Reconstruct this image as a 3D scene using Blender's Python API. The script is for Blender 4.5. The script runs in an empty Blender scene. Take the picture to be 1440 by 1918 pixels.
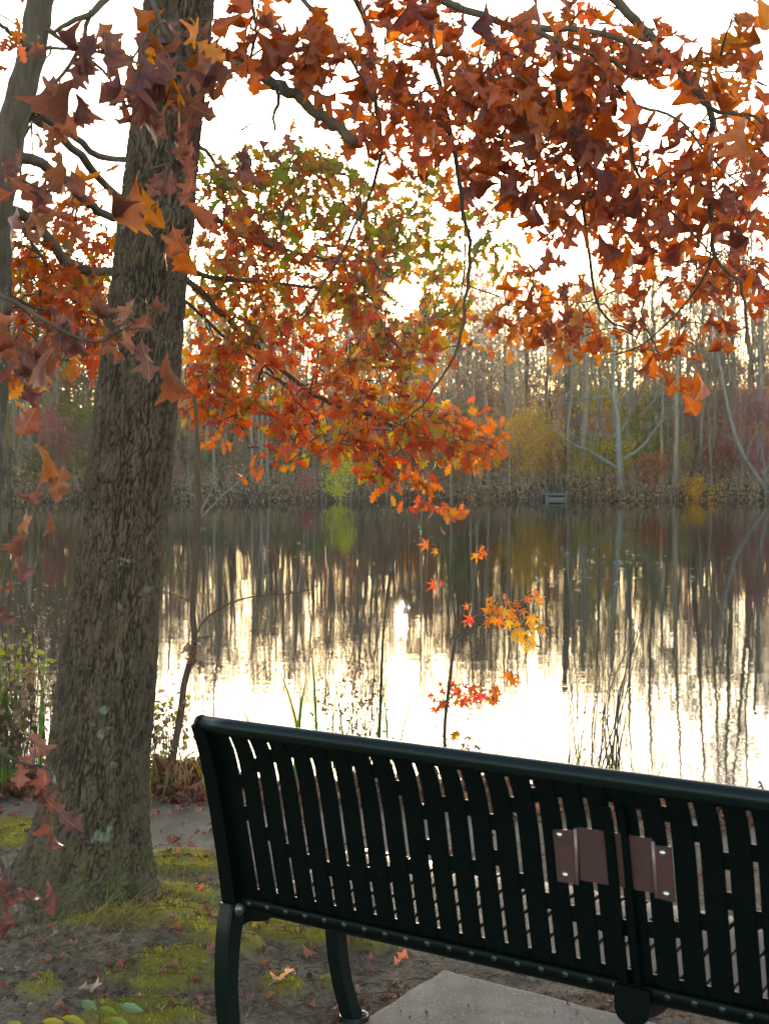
import bpy, math, random
import numpy as np
from mathutils import Vector, Matrix
random.seed(7)
rng = np.random.default_rng(7)
C = bpy.context.scene.collection
SC = bpy.context.scene
R = math.radians

# ------------------------------------------------------------------ camera
F, CX, CY, HOR, EYE = 2664.0, 720.0, 959.0, 858.0, 1.38
PITCH = math.atan((CY - HOR) / F)
cam_d = bpy.data.cameras.new('camera')
cam = bpy.data.objects.new('camera', cam_d); C.objects.link(cam)
cam.location = (0, 0, EYE)
cam.rotation_euler = (R(90) - PITCH, 0, 0)
cam_d.sensor_fit = 'VERTICAL'; cam_d.sensor_height = 36.0; cam_d.sensor_width = 27.0
cam_d.lens = F / 1918 * 36
cam_d.clip_start = 0.05; cam_d.clip_end = 3000
cam_d.dof.use_dof = True; cam_d.dof.focus_distance = 4.6; cam_d.dof.aperture_fstop = 9.0
SC.camera = cam

# ------------------------------------------------------------------ world, sun, exposure
SUN_EL, SUN_AZ = 6.6, 0.75            # degrees; azimuth to the right of +Y
w = bpy.data.worlds.new('World'); SC.world = w; w.use_nodes = True
nt = w.node_tree
sky = nt.nodes.new('ShaderNodeTexSky'); sky.sky_type = 'NISHITA'; sky.sun_disc = False
sky.sun_elevation = R(SUN_EL); sky.sun_rotation = R(SUN_AZ)
sky.air_density = 0.75; sky.dust_density = 0.5; sky.ozone_density = 0.0
bg = nt.nodes['Background']; bg.inputs['Strength'].default_value = 0.15
nt.links.new(sky.outputs[0], bg.inputs[0])
sd = bpy.data.lights.new('sun', 'SUN'); sd.energy = 3.2; sd.angle = R(0.6); sd.color = (1.0, 0.80, 0.55)
sun = bpy.data.objects.new('sun', sd); C.objects.link(sun)
dirv = Vector((math.sin(R(SUN_AZ)) * math.cos(R(SUN_EL)), math.cos(R(SUN_AZ)) * math.cos(R(SUN_EL)), math.sin(R(SUN_EL))))
sun.rotation_euler = dirv.to_track_quat('Z', 'Y').to_euler()
sun.location = (0, 30, 30)
SC.view_settings.view_transform = 'Standard'; SC.view_settings.look = 'None'
SC.view_settings.gamma = 1.0; SC.view_settings.use_curve_mapping = False
SC.view_settings.exposure = 2.45
SC.render.engine = 'CYCLES'
SC.cycles.use_denoising = True
SC.cycles.max_bounces = 6; SC.cycles.diffuse_bounces = 3; SC.cycles.glossy_bounces = 3
SC.cycles.transmission_bounces = 3; SC.cycles.volume_bounces = 0
SC.cycles.sample_clamp_indirect = 6.0

# ------------------------------------------------------------------ helpers
def ray(px, py):
    x = (px - CX) / F; yd = (py - CY) / F
    return np.array([x, math.cos(PITCH) - yd * math.sin(PITCH), -(math.sin(PITCH) + yd * math.cos(PITCH))])
def W(px, py, d):                     # the place seen at (px, py) of the photograph, d metres along +Y
    r = ray(px, py); return np.array([0, 0, EYE]) + r * (d / r[1])
def G(px, py, z=0.0):                 # the same, on the level z
    r = ray(px, py); return np.array([0, 0, EYE]) + r * ((z - EYE) / r[2])
def to_px(p):
    d = np.array(p) - np.array([0, 0, EYE])
    fy = d[1] * math.cos(PITCH) - d[2] * math.sin(PITCH); up = d[1] * math.sin(PITCH) + d[2] * math.cos(PITCH)
    return CX + F * d[0] / fy, CY - F * up / fy, fy

def _hash(i, j, k, s):
    h = (i * 374761393 + j * 668265263 + k * 2147483647 + s * 1274126177) & 0xffffffff
    h = ((h ^ (h >> 13)) * 1274126177) & 0xffffffff
    h = ((h ^ (h >> 16)) * 2246822519) & 0xffffffff
    return ((h ^ (h >> 15)) & 0xffffff) / float(0xffffff)
def noise3(x, y, z, s=0):
    x, y, z = np.broadcast_arrays(np.asarray(x, float), np.asarray(y, float), np.asarray(z, float))
    xi, yi, zi = (np.floor(a).astype(np.int64) for a in (x, y, z))
    u, v, t = x - xi, y - yi, z - zi
    u, v, t = (a * a * (3 - 2 * a) for a in (u, v, t))
    r = 0
    for a in (0, 1):
        for b in (0, 1):
            for c in (0, 1):
                r = r + _hash(xi + a, yi + b, zi + c, s) * (u if a else 1 - u) * (v if b else 1 - v) * (t if c else 1 - t)
    return r
def fbm(x, y, z=0.0, s=0, o=4):
    r, a, n = 0, 1, 0
    for i in range(o):
        r = r + a * noise3(np.asarray(x) * 2 ** i, np.asarray(y) * 2 ** i, np.asarray(z) * 2 ** i, s + i); n += a; a *= .5
    return r / n
def sstep(a, b, x):
    t = np.clip((x - a) / (b - a), 0, 1); return t * t * (3 - 2 * t)

def tag(o, label=None, cat=None, group=None, kind=None):
    if label: o['label'] = label
    if cat: o['category'] = cat
    if group: o['group'] = group
    if kind: o['kind'] = kind
    return o
def empty(name, loc, label, cat, group=None, rz=0):
    o = bpy.data.objects.new(name, None); C.objects.link(o)
    o.location = tuple(loc); o.rotation_euler = (0, 0, rz); o.empty_display_size = .2
    return tag(o, label, cat, group)
def link(name, me, parent=None, loc=None):
    o = bpy.data.objects.new(name, me); C.objects.link(o)
    if parent is not None:
        o.parent = parent
    if loc is not None: o.location = tuple(loc)
    return o
def mesh_np(name, V, faces, mat, smooth=True, cols=None, uvs=None):
    """V (n,3); faces: list of (m,k) int arrays"""
    me = bpy.data.meshes.new(name)
    V = np.asarray(V, np.float32)
    me.vertices.add(len(V)); me.vertices.foreach_set('co', V.ravel())
    loops = np.concatenate([f.ravel() for f in faces]).astype(np.int32)
    tot = np.concatenate([np.full(len(f), f.shape[1], np.int32) for f in faces])
    start = np.concatenate([[0], np.cumsum(tot)[:-1]]).astype(np.int32)
    me.loops.add(len(loops)); me.loops.foreach_set('vertex_index', loops)
    me.polygons.add(len(tot)); me.polygons.foreach_set('loop_start', start); me.polygons.foreach_set('loop_total', tot)
    me.polygons.foreach_set('use_smooth', np.full(len(tot), smooth, bool))
    if cols is not None:
        a = me.color_attributes.new('Col', 'FLOAT_COLOR', 'POINT')
        c = np.ones((len(V), 4), np.float32); c[:, :cols.shape[1]] = cols
        a.data.foreach_set('color', c.ravel())
    if uvs is not None:
        l = me.uv_layers.new(name='UVMap'); l.data.foreach_set('uv', np.asarray(uvs, np.float32)[loops].ravel())
    me.materials.append(mat)
    me.update(calc_edges=True); me.validate()
    return me

class MB:
    def __init__(s): s.V = []; s.Q = []; s.T = []; s.n = 0
    def add(s, V, quads=None, tris=None):
        if quads is not None and len(quads): s.Q.append(np.asarray(quads) + s.n)
        if tris is not None and len(tris): s.T.append(np.asarray(tris) + s.n)
        s.V.append(np.asarray(V, float)); s.n += len(V)
    def tube(s, P, r, sides=6, cap=True):
        P = np.asarray(P, float); m = len(P); r = np.broadcast_to(np.asarray(r, float), (m,))
        T = np.gradient(P, axis=0); T /= np.linalg.norm(T, axis=1, keepdims=True) + 1e-12
        ref = np.array([0.31, 0.17, 0.93]) if abs(T[0][2]) < .9 else np.array([1., .13, .05])
        A = np.cross(T, ref); A /= np.linalg.norm(A, axis=1, keepdims=True) + 1e-12
        B = np.cross(T, A)
        th = np.linspace(0, 2 * math.pi, sides, endpoint=False)
        V = P[:, None, :] + r[:, None, None] * (np.cos(th)[None, :, None] * A[:, None, :] + np.sin(th)[None, :, None] * B[:, None, :])
        i = np.arange(m - 1)[:, None] * sides; k = np.arange(sides)[None, :]; k2 = (k + 1) % sides
        q = np.stack([i + k, i + k2, i + sides + k2, i + sides + k], -1).reshape(-1, 4)
        V = V.reshape(-1, 3); t = []
        if cap:
            c0 = len(V); V = np.vstack([V, P[:1], P[-1:]])
            kk = np.arange(sides); kk2 = (kk + 1) % sides
            t = np.vstack([np.stack([np.full(sides, c0), kk2, kk], -1), np.stack([np.full(sides, c0 + 1), (m - 1) * sides + kk, (m - 1) * sides + kk2], -1)])
        s.add(V, q, t)
    def box(s, c, size, M=None, bev=0.0):
        x, y, z = (a / 2 for a in size)
        V = np.array([[sx * x, sy * y, sz * z] for sx in (-1, 1) for sy in (-1, 1) for sz in (-1, 1)])
        if M is not None: V = V @ np.asarray(M).T
        s.add(V + np.asarray(c), [[0, 1, 3, 2], [4, 6, 7, 5], [0, 4, 5, 1], [2, 3, 7, 6], [0, 2, 6, 4], [1, 5, 7, 3]])
    def dome(s, c, ax, r, h, n=10):
        ax = np.asarray(ax, float); ax /= np.linalg.norm(ax)
        a = np.cross(ax, [.3, .9, .2]); a /= np.linalg.norm(a); b = np.cross(ax, a)
        th = np.linspace(0, 2 * math.pi, n, endpoint=False); V = []
        for f in (0, .35, .7):
            rr = r * math.cos(f * math.pi / 2); hh = h * math.sin(f * math.pi / 2)
            V += [np.asarray(c) + ax * hh + rr * (math.cos(t) * a + math.sin(t) * b) for t in th]
        V.append(np.asarray(c) + ax * h)
        q = [[l * n + k, l * n + (k + 1) % n, (l + 1) * n + (k + 1) % n, (l + 1) * n + k] for l in (0, 1) for k in range(n)]
        t = [[2 * n + k, 2 * n + (k + 1) % n, 3 * n] for k in range(n)]
        s.add(V, q, t)
    def ribbon(s, L, Rr):
        L = np.asarray(L); m = len(L); V = np.vstack([L, Rr]); i = np.arange(m - 1)
        s.add(V, np.stack([i, i + 1, m + i + 1, m + i], -1))
    def mesh(s, name, mat, smooth=True, cols=None):
        f = []
        if s.Q: f.append(np.concatenate(s.Q))
        if s.T: f.append(np.concatenate(s.T))
        return mesh_np(name, np.concatenate(s.V), f, mat, smooth, cols)
    def build(s, name, mat, parent=None, smooth=True, loc=None):
        return link(name, s.mesh(name, mat, smooth), parent, loc)

def spline(P, n=24):
    P = np.asarray(P, float); m = len(P)
    if m == 2: return P[0] + (P[1] - P[0]) * np.linspace(0, 1, n)[:, None]
    E = np.vstack([2 * P[0] - P[1], P, 2 * P[-1] - P[-2]]); out = []
    for t in np.linspace(0, m - 1, n):
        i = min(int(t), m - 2); u = t - i; a, b, c, d = E[i:i + 4]
        out.append(.5 * (2 * b + (c - a) * u + (2 * a - 5 * b + 4 * c - d) * u * u + (3 * b - a - 3 * c + d) * u ** 3))
    return np.array(out)

# ------------------------------------------------------------------ materials
def new_mat(name):
    m = bpy.data.materials.new(name); m.use_nodes = True
    n = m.node_tree.nodes; l = m.node_tree.links
    return m, n, l, n['Principled BSDF']
def N(n, t, **kw):
    x = n.new('ShaderNode' + t)
    for k, v in kw.items():
        if k in x.inputs: x.inputs[k].default_value = v
        else: setattr(x, k, v)
    return x
def ramp(n, stops):
    r = n.new('ShaderNodeValToRGB'); e = r.color_ramp.elements
    while len(e) < len(stops): e.new(.5)
    for i, (p, c) in enumerate(stops): e[i].position = p; e[i].color = (*c, 1)
    return r
def mix(n, l, fac, a, b, blend='MIX'):
    x = n.new('ShaderNodeMix'); x.data_type = 'RGBA'; x.blend_type = blend
    for s, v in ((x.inputs[0], fac), (x.inputs[6], a), (x.inputs[7], b)):
        if hasattr(v, 'is_linked') or hasattr(v, 'links'): l.new(v, s)
        elif isinstance(v, (int, float)): s.default_value = v
        else: s.default_value = (*v, 1)
    return x.outputs[2]
def noise(n, l, scale, detail=4, rough=.6, vec=None, dist=0):
    t = N(n, 'TexNoise', Scale=scale, Detail=detail, Roughness=rough, Distortion=dist)
    if vec is not None: l.new(vec, t.inputs['Vector'])
    return t
def coords(n, l, scale=(1, 1, 1), kind='Object'):
    tc = n.new('ShaderNodeTexCoord'); mp = N(n, 'Mapping'); mp.inputs['Scale'].default_value = scale
    l.new(tc.outputs[kind], mp.inputs[0]); return mp.outputs[0]
def bump(n, l, b, h, strength=.5, dist=.01):
    x = N(n, 'Bump', Strength=strength, Distance=dist); l.new(h, x.inputs['Height']); l.new(x.outputs[0], b.inputs['Normal']); return x

def bark_mat(name, c1, c2, lichen=.0, moss=False, scale=1.0, objvar=False):
    m, n, l, b = new_mat(name)
    v = coords(n, l, (30 * scale, 30 * scale, 8 * scale)); v2 = coords(n, l)
    a = noise(n, l, 1.0, 5, .65, v, .4)
    col = mix(n, l, ramp_out(n, l, a.outputs[0], [(.3, (0, 0, 0)), (.7, (1, 1, 1))]), c1, c2)
    big = noise(n, l, 3.0, 3, .6, v2)
    col = mix(n, l, big.outputs[0], col, mix(n, l, .4, col, (.09, .07, .05)))
    if lichen:
        ln = noise(n, l, 9.0, 4, .7, v2)
        lf = ramp_out(n, l, ln.outputs[0], [(.64, (0, 0, 0)), (.70, (lichen,) * 3)])
        fine = noise(n, l, 90.0, 3, .7, v2)
        lf = mix(n, l, 1.0, lf, ramp_out(n, l, fine.outputs[0], [(.42, (0, 0, 0)), (.55, (1, 1, 1))]), 'MULTIPLY')
        col = mix(n, l, lf, col, (.24, .27, .20))
    if moss:
        at = N(n, 'Attribute', attribute_name='Col'); sp = N(n, 'SeparateColor'); l.new(at.outputs['Color'], sp.inputs[0])
        mn = noise(n, l, 16.0, 4, .7, v2)
        mf = N(n, 'Math', operation='MULTIPLY'); l.new(sp.outputs[0], mf.inputs[0])
        l.new(ramp_out(n, l, mn.outputs[0], [(.40, (0, 0, 0)), (.62, (1, 1, 1))]), mf.inputs[1])
        col = mix(n, l, ramp_out(n, l, sp.outputs[2], [(.15, (0, 0, 0)), (.9, (.9, .9, .9))]), col, (.022, .016, .012))  # dark inner bark in furrows, darkened further to stand in for crack shade
        col = mix(n, l, mf.outputs[0], col, (.075, .085, .018))
        col = mix(n, l, sp.outputs[1], col, (.21, .235, .17))
    if objvar:
        oi = N(n, 'ObjectInfo')
        col = mix(n, l, 1.0, col, ramp_out(n, l, oi.outputs['Random'], [(0, (.55, .5, .45)), (.5, (1, .96, .9)), (1, (1.3, 1.35, 1.4))]), 'MULTIPLY')
    l.new(col, b.inputs['Base Color']); b.inputs['Roughness'].default_value = .9
    b.inputs['Specular IOR Level'].default_value = .25
    f = noise(n, l, 1.0, 6, .7, coords(n, l, (90 * scale, 90 * scale, 40 * scale)))
    bump(n, l, b, f.outputs[0], .8, .004)
    return m
def ramp_out(n, l, src, stops):
    r = ramp(n, stops); l.new(src, r.inputs[0]); return r.outputs[0]

def leaf_mat(name, attr=False, trans=.5, gloss=.42, vein=True, sat=1.0, spec=.5, tgain=2.6):
    m, n, l, b = new_mat(name)
    if attr: src = N(n, 'Attribute', attribute_name='Col').outputs['Color']
    else: src = N(n, 'ObjectInfo').outputs['Color']
    v = coords(n, l, (1, 1, 1))
    sp = noise(n, l, 45, 3, .6, v)
    col = mix(n, l, ramp_out(n, l, sp.outputs[0], [(.45, (0, 0, 0)), (.72, (.6,) * 3)]), src, mix(n, l, .55, src, (.05, .02, .012)))
    if vein:
        uv = N(n, 'UVMap'); s = N(n, 'SeparateXYZ'); l.new(uv.outputs[0], s.inputs[0])
        ab = N(n, 'Math', operation='ABSOLUTE'); l.new(s.outputs[1], ab.inputs[0])
        mid = ramp_out(n, l, ab.outputs[0], [(.0, (1, 1, 1)), (.016, (0, 0, 0))])
        q = N(n, 'Math', operation='MULTIPLY_ADD'); l.new(ab.outputs[0], q.inputs[0]); q.inputs[1].default_value = -1.1; l.new(s.outputs[0], q.inputs[2])
        fr = N(n, 'Math', operation='PINGPONG'); l.new(q.outputs[0], fr.inputs[0]); fr.inputs[1].default_value = .07
        sv = ramp_out(n, l, fr.outputs[0], [(.0, (.35, .35, .35)), (.014, (0, 0, 0))])
        vn = mix(n, l, 1.0, mid, sv, 'LIGHTEN')
        col = mix(n, l, vn, col, mix(n, l, .28, col, (.42, .26, .12)))
        bump(n, l, b, vn, .5, .002)
    l.new(col, b.inputs['Base Color']); b.inputs['Roughness'].default_value = gloss
    b.inputs['Specular IOR Level'].default_value = spec
    tr = N(n, 'BsdfTranslucent')
    hs = N(n, 'HueSaturation', Saturation=1.15, Value=tgain); l.new(col, hs.inputs['Color'])
    l.new(hs.outputs[0], tr.inputs[0])
    mx = N(n, 'MixShader'); mx.inputs[0].default_value = trans
    l.new(b.outputs[0], mx.inputs[1]); l.new(tr.outputs[0], mx.inputs[2])
    l.new(mx.outputs[0], n['Material Output'].inputs['Surface'])
    return m

def simple_mat(name, c, rough=.6, metal=0, coat=0, var=0, vs=20, bmp=0, bs=60):
    m, n, l, b = new_mat(name)
    b.inputs['Base Color'].default_value = (*c, 1); b.inputs['Roughness'].default_value = rough; b.inputs['Metallic'].default_value = metal
    if coat: b.inputs['Coat Weight'].default_value = coat; b.inputs['Coat Roughness'].default_value = .12
    v = coords(n, l)
    if var:
        t = noise(n, l, vs, 5, .65, v)
        l.new(mix(n, l, ramp_out(n, l, t.outputs[0], [(.3, (0, 0, 0)), (.75, (1, 1, 1))]), tuple(a * (1 - var) for a in c), tuple(min(1, a * (1 + var)) for a in c)), b.inputs['Base Color'])
        r = N(n, 'MapRange'); l.new(t.outputs[0], r.inputs[0]); r.inputs[3].default_value = rough * .8; r.inputs[4].default_value = min(1, rough * 1.25)
        l.new(r.outputs[0], b.inputs['Roughness'])
    if bmp:
        t = noise(n, l, bs, 4, .6, v); bump(n, l, b, t.outputs[0], bmp, .003)
    return m

M = {}
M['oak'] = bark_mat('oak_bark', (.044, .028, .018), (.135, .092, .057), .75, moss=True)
M['oakr'] = bark_mat('oak_root_bark', (.05, .034, .023), (.15, .11, .075), .5)
M['oak2'] = bark_mat('grey_oak_bark', (.045, .032, .022), (.125, .095, .066), .9)
M['twig'] = bark_mat('twig_bark', (.05, .042, .03), (.12, .10, .075), .4, scale=2)
M['sapling'] = bark_mat('sapling_bark', (.06, .036, .024), (.13, .08, .055), .0, scale=2)
M['far'] = bark_mat('woodland_bark', (.16, .125, .09), (.28, .235, .185), .0, scale=.25, objvar=True)
M['pale'] = bark_mat('pale_lichened_bark', (.12, .122, .108), (.22, .23, .205), .0, scale=.3)
M['leaf'] = leaf_mat('withered_oak_leaf', trans=.5, tgain=2.9)
M['leaf_s'] = leaf_mat('withered_oak_foliage', True, trans=.5, vein=True, tgain=2.9)
M['mleaf'] = leaf_mat('turning_oak_leaf', trans=.55, tgain=2.7)
M['mleaf_s'] = leaf_mat('turning_oak_foliage', True, trans=.55, tgain=2.7)
M['fleaf'] = leaf_mat('woodland_leaves', False, trans=.45, vein=False, gloss=.7, spec=.2, tgain=1.6)
M['fleaf_a'] = leaf_mat('woodland_floor_leaves', True, trans=.5, vein=False, gloss=.7, spec=.2, tgain=1.6)
M['blade'] = leaf_mat('green_blade', True, trans=.4, vein=False, gloss=.45, spec=.4, tgain=1.8)
M['litter'] = leaf_mat('dry_litter', True, trans=.15, vein=False, gloss=.6, spec=.3, tgain=1.5)
M['green'] = simple_mat('dark_green_powder_coat', (.0008, .0032, .0028), .38, coat=0, bmp=.12, bs=160)
M['green'].node_tree.nodes['Principled BSDF'].inputs['Specular IOR Level'].default_value = .12
M['green_lit'] = simple_mat('dark_green_coat_lit', (.002, .0075, .0065), .33, bmp=.1, bs=120)  # same bench paint, base lightened for the sheen on rail and legs
M['green_lit'].node_tree.nodes['Principled BSDF'].inputs['Specular IOR Level'].default_value = .22
M['fold'] = simple_mat('paler_brown_fold', (.20, .13, .115), .35, metal=.3)  # paler brown than the plate, along the bent edges
M['bolt'] = simple_mat('bolt_steel', (.10, .11, .11), .35, metal=.8)
M['bolt_green'] = simple_mat('painted_bolt', (.006, .016, .014), .4, coat=.15)
M['steel'] = simple_mat('bright_screw_steel', (.55, .55, .55), .3, metal=1)
M['bronze'] = simple_mat('brown_plaque_back', (.075, .036, .033), .42, var=.15, vs=40, metal=.15)
M['dock'] = simple_mat('weathered_dock_wood', (.11, .105, .10), .8, var=.3, vs=4)

# ------------------------------------------------------------------ ground
WATER = -0.70
SHORE_FAR = 70.0
def shore_near(x): return 5.93 + .12 * np.sin(x * 1.9 + 1) - .22 * x
def far_edge(x): return SHORE_FAR + 1.6 * np.sin(x * .11 + .6) + 1.0 * np.sin(x * .37) + .5 * np.sin(x * .9)
TREE_B = np.array([G(152, 1700, .06)[0], G(152, 1700, .06)[1]])
def height(x, y):
    x = np.asarray(x, float); y = np.asarray(y, float)
    near = .035 * (fbm(x * 1.1, y * 1.1, 0, 3) - .5) * 2 + .012 * (fbm(x * 7, y * 7, 0, 9) - .5) * 2 + .006 * (fbm(x * 30, y * 30, 0, 5, 3) - .5) * 2
    d = np.hypot(x - TREE_B[0], y - TREE_B[1])
    near = near + .065 * np.exp(-(d / .40) ** 2) + .055 * np.exp(-(((x - TREE_B[0] - .28) / .35) ** 2 + ((y - TREE_B[1] + .28) / .25) ** 2))
    flat = np.exp(-(((x - .35) / .8) ** 2 + ((y - 3.0) / .45) ** 2)); near = near * (1 - .8 * flat) - .02 * flat
    t = y - shore_near(x)
    h = near - 1.5 * sstep(0, 1.9, t) - .6 * sstep(2, 8, t)
    f = y - far_edge(x)
    up = -2.0 + 1.75 * sstep(-1.2, .25, f) + .5 * sstep(0, 6, f) + 8 * sstep(3, 110, f) + .3 * (fbm(x * .2, y * .2, 0, 8) - .5) + 6 * sstep(15, 110, f) * (fbm(x * .05, y * .03, 0, 18) - .45)
    h = np.where(y > 30, up, h)
    sidew = sstep(70, 110, np.abs(x)) * (y > 20)
    return h * (1 - sidew) + sidew * np.maximum(h, .5 + .03 * (np.abs(x) - 90))
def hz(x, y): return float(height(np.array([x]), np.array([y]))[0])

MOSS = []   # (x, y, rx, ry, weight)
def moss_px(px, py, rx, ry, wgt=1.0):
    p = G(px, py, .0); MOSS.append((p[0], p[1], rx, ry, wgt))
for a in ((345, 1618, .16, .16, 1.0), (10, 1570, .22, .22, 1.1), (60, 1545, .2, .12, .8), (250, 1760, .32, .22, 1.0), (360, 1700, .18, .18, .9), (330, 1850, .20, .16, .9),
          (560, 1755, .30, .13, 1.15), (690, 1765, .12, .08, .9), (400, 1800, .18, .14, .8), (530, 1855, .10, .06, .8), (625, 1840, .07, .05, .7), (60, 1880, .10, .08, .6), (280, 1915, .2, .1, .8),
          (470, 1760, .16, .12, .9), (840, 1790, .08, .05, .6), (760, 1776, .08, .05, .6), (400, 1620, .1, .1, .4), (700, 1700, .3, .1, .5)):
    moss_px(*a)
def moss(x, y):
    r = 0
    for (a, b, rx, ry, wg) in MOSS: r = np.maximum(r, wg * np.exp(-(((x - a) / rx) ** 2 + ((y - b) / ry) ** 2) * .8))
    r = r + .55 * (fbm(x * 4, y * 4, 0, 21) - .5) + .5 * (fbm(x * 14, y * 14, 0, 31) - .5)
    return sstep(.46, .68, r) * (y < 7)
_height0 = height
def height_m(x, y): return _height0(x, y) + .026 * moss(np.asarray(x, float), np.asarray(y, float))

def axis(dense0, dense1, step, lo, hi):
    a = list(np.arange(dense0, dense1 + 1e-6, step)); s = step
    up = [a[-1]]; 
    while up[-1] < hi: s = min(s * 1.16, 12); up.append(up[-1] + s)
    s = step; dn = [a[0]]
    while dn[-1] > lo: s = min(s * 1.16, 12); dn.append(dn[-1] - s)
    return np.array(dn[::-1][:-1] + a + up[1:])
gx = axis(-1.9, 1.6, .014, -260, 260)
gy = np.concatenate([axis(1.9, 7.4, .016, -30, 55)[:-1], np.arange(56, 90, .5), np.arange(90, 320, 6.0)])
gy = np.unique(np.round(gy, 4))
X, Y = np.meshgrid(gx, gy)
Mo = moss(X, Y)
Z = height(X, Y) + .026 * Mo + .010 * Mo * (noise3(X * 40, Y * 40, 0, 41) - .5) + .008 * (1 - Mo) * (Y < 7) * (fbm(X * 45, Y * 45, 0, 43, 2) - .5)
nx, ny = len(gx), len(gy)
I = (np.arange(ny - 1)[:, None] * nx + np.arange(nx - 1)[None, :]).ravel()
m, n, l, b = new_mat('earth_and_moss')
at = N(n, 'Attribute', attribute_name='Col'); sp = N(n, 'SeparateColor'); l.new(at.outputs['Color'], sp.inputs[0])
v = coords(n, l)
t1 = noise(n, l, 5, 6, .7, v); t2 = noise(n, l, 60, 5, .7, v); t3 = noise(n, l, 240, 3, .7, v)
soil = mix(n, l, ramp_out(n, l, t1.outputs[0], [(.3, (0, 0, 0)), (.7, (1, 1, 1))]), (.22, .145, .082), (.54, .385, .24))
soil = mix(n, l, ramp_out(n, l, t2.outputs[0], [(.38, (0, 0, 0)), (.60, (1, 1, 1))]), mix(n, l, .62, soil, (.06, .040, .026)), soil)
soil = mix(n, l, ramp_out(n, l, t3.outputs[0], [(.60, (0, 0, 0)), (.68, (.8, .8, .8))]), soil, (.42, .34, .26))
soil = mix(n, l, sp.outputs[2], soil, (.58, .46, .33))
mos = mix(n, l, t2.outputs[0], (.20, .175, .025), (.42, .34, .05))
l.new(mix(n, l, sp.outputs[0], mix(n, l, sp.outputs[1], soil, (.075, .055, .035)), mos), b.inputs['Base Color'])
b.inputs['Roughness'].default_value = .95; b.inputs['Specular IOR Level'].default_value = .2
hsum = N(n, 'Math', operation='MULTIPLY_ADD'); l.new(t3.outputs[0], hsum.inputs[0]); hsum.inputs[1].default_value = .4; l.new(t2.outputs[0], hsum.inputs[2]); bump(n, l, b, hsum.outputs[0], 1.0, .03)
M['ground'] = m
woods = sstep(20, 40, Y)
path = np.exp(-((Y - 5.2 - .05 * X) / .42) ** 2) * (1 - Mo) * .85 * (Y < 6)
cols = np.stack([Mo, woods, path * fbm(X * 3, Y * 3, 0, 77) * 1.5], -1).reshape(-1, 3)
gme = mesh_np('ground', np.stack([X, Y, Z], -1).reshape(-1, 3), [np.stack([I, I + 1, I + nx + 1, I + nx], -1)], m, True, np.clip(cols, 0, 1))
tag(link('ground', gme), kind='structure')

# ------------------------------------------------------------------ water
m, n, l, b = new_mat('pond_water')
b.inputs['Base Color'].default_value = (.018, .02, .014, 1); b.inputs['Roughness'].default_value = .015; b.inputs['IOR'].default_value = 1.33
v1 = coords(n, l, (1.1, 2.6, 1)); v2 = coords(n, l, (.25, .5, 1)); v3 = coords(n, l, (5, 9, 1))
a1 = noise(n, l, 1.0, 3, .55, v1, .3); a2 = noise(n, l, 1.0, 2, .5, v2); a3 = noise(n, l, 1.0, 2, .5, v3)
s1 = N(n, 'Math', operation='MULTIPLY_ADD'); l.new(a2.outputs[0], s1.inputs[0]); s1.inputs[1].default_value = 1.6; l.new(a1.outputs[0], s1.inputs[2])
s2 = N(n, 'Math', operation='MULTIPLY_ADD'); l.new(a3.outputs[0], s2.inputs[0]); s2.inputs[1].default_value = .10; l.new(s1.outputs[0], s2.inputs[2])
bump(n, l, b, s2.outputs[0], 1.0, .0018)
q = MB(); q.add([(-120, 5.6, WATER), (120, 5.6, WATER), (120, SHORE_FAR + 8, WATER), (-120, SHORE_FAR + 8, WATER)], [[0, 1, 2, 3]])
tag(q.build('water', m, smooth=False), kind='structure')

# ------------------------------------------------------------------ concrete pad under the bench
m, n, l, b = new_mat('exposed_aggregate_concrete')
v = coords(n, l); t1 = noise(n, l, 3, 5, .7, v); vo = N(n, 'TexVoronoi', Scale=150.0); l.new(v, vo.inputs['Vector'])
base = mix(n, l, t1.outputs[0], (.13, .105, .078), (.22, .182, .138))
sc_ = N(n, 'SeparateColor'); l.new(vo.outputs['Color'], sc_.inputs[0])
pb = ramp_out(n, l, sc_.outputs[0], [(.70, (0, 0, 0)), (.74, (1, 1, 1))])
rd = ramp_out(n, l, vo.outputs['Distance'], [(.25, (1, 1, 1)), (.42, (0, 0, 0))])
pf = mix(n, l, 1.0, pb, rd, 'MULTIPLY')
hue = ramp_out(n, l, sc_.outputs[1], [(0, (.36, .32, .27)), (.5, (.22, .16, .12)), (1, (.5, .48, .44))])
t9 = noise(n, l, 9, 6, .75, v); base = mix(n, l, ramp_out(n, l, t9.outputs[0], [(.42, (.75, .75, .75)), (.62, (0, 0, 0))]), base, (.105, .08, .055))
l.new(mix(n, l, pf, base, hue), b.inputs['Base Color']); b.inputs['Roughness'].default_value = .85
bump(n, l, b, pf, .6, .003)
pc = G(829, 1813, .012); pl = G(700, 1893, .012); pr = G(1100, 1882, .012)
dl = (pl - pc) / np.linalg.norm(pl - pc); dr = (pr - pc) / np.linalg.norm(pr - pc)
corners = [pc, pc + dl * 2.2, pc + dl * 2.2 + dr * 2.6, pc + dr * 2.6]
q = MB(); k = 34
def pad_pt(u_, v_, z):
    p = pc + dl * 2.2 * u_ + dr * 2.6 * v_; return [p[0], p[1], z]
outl = [(t, 0) for t in np.linspace(0, 1, k, False)] + [(1, t) for t in np.linspace(0, 1, k, False)] + [(1 - t, 1) for t in np.linspace(0, 1, k, False)] + [(0, 1 - t) for t in np.linspace(0, 1, k, False)]
rings = []
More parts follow.
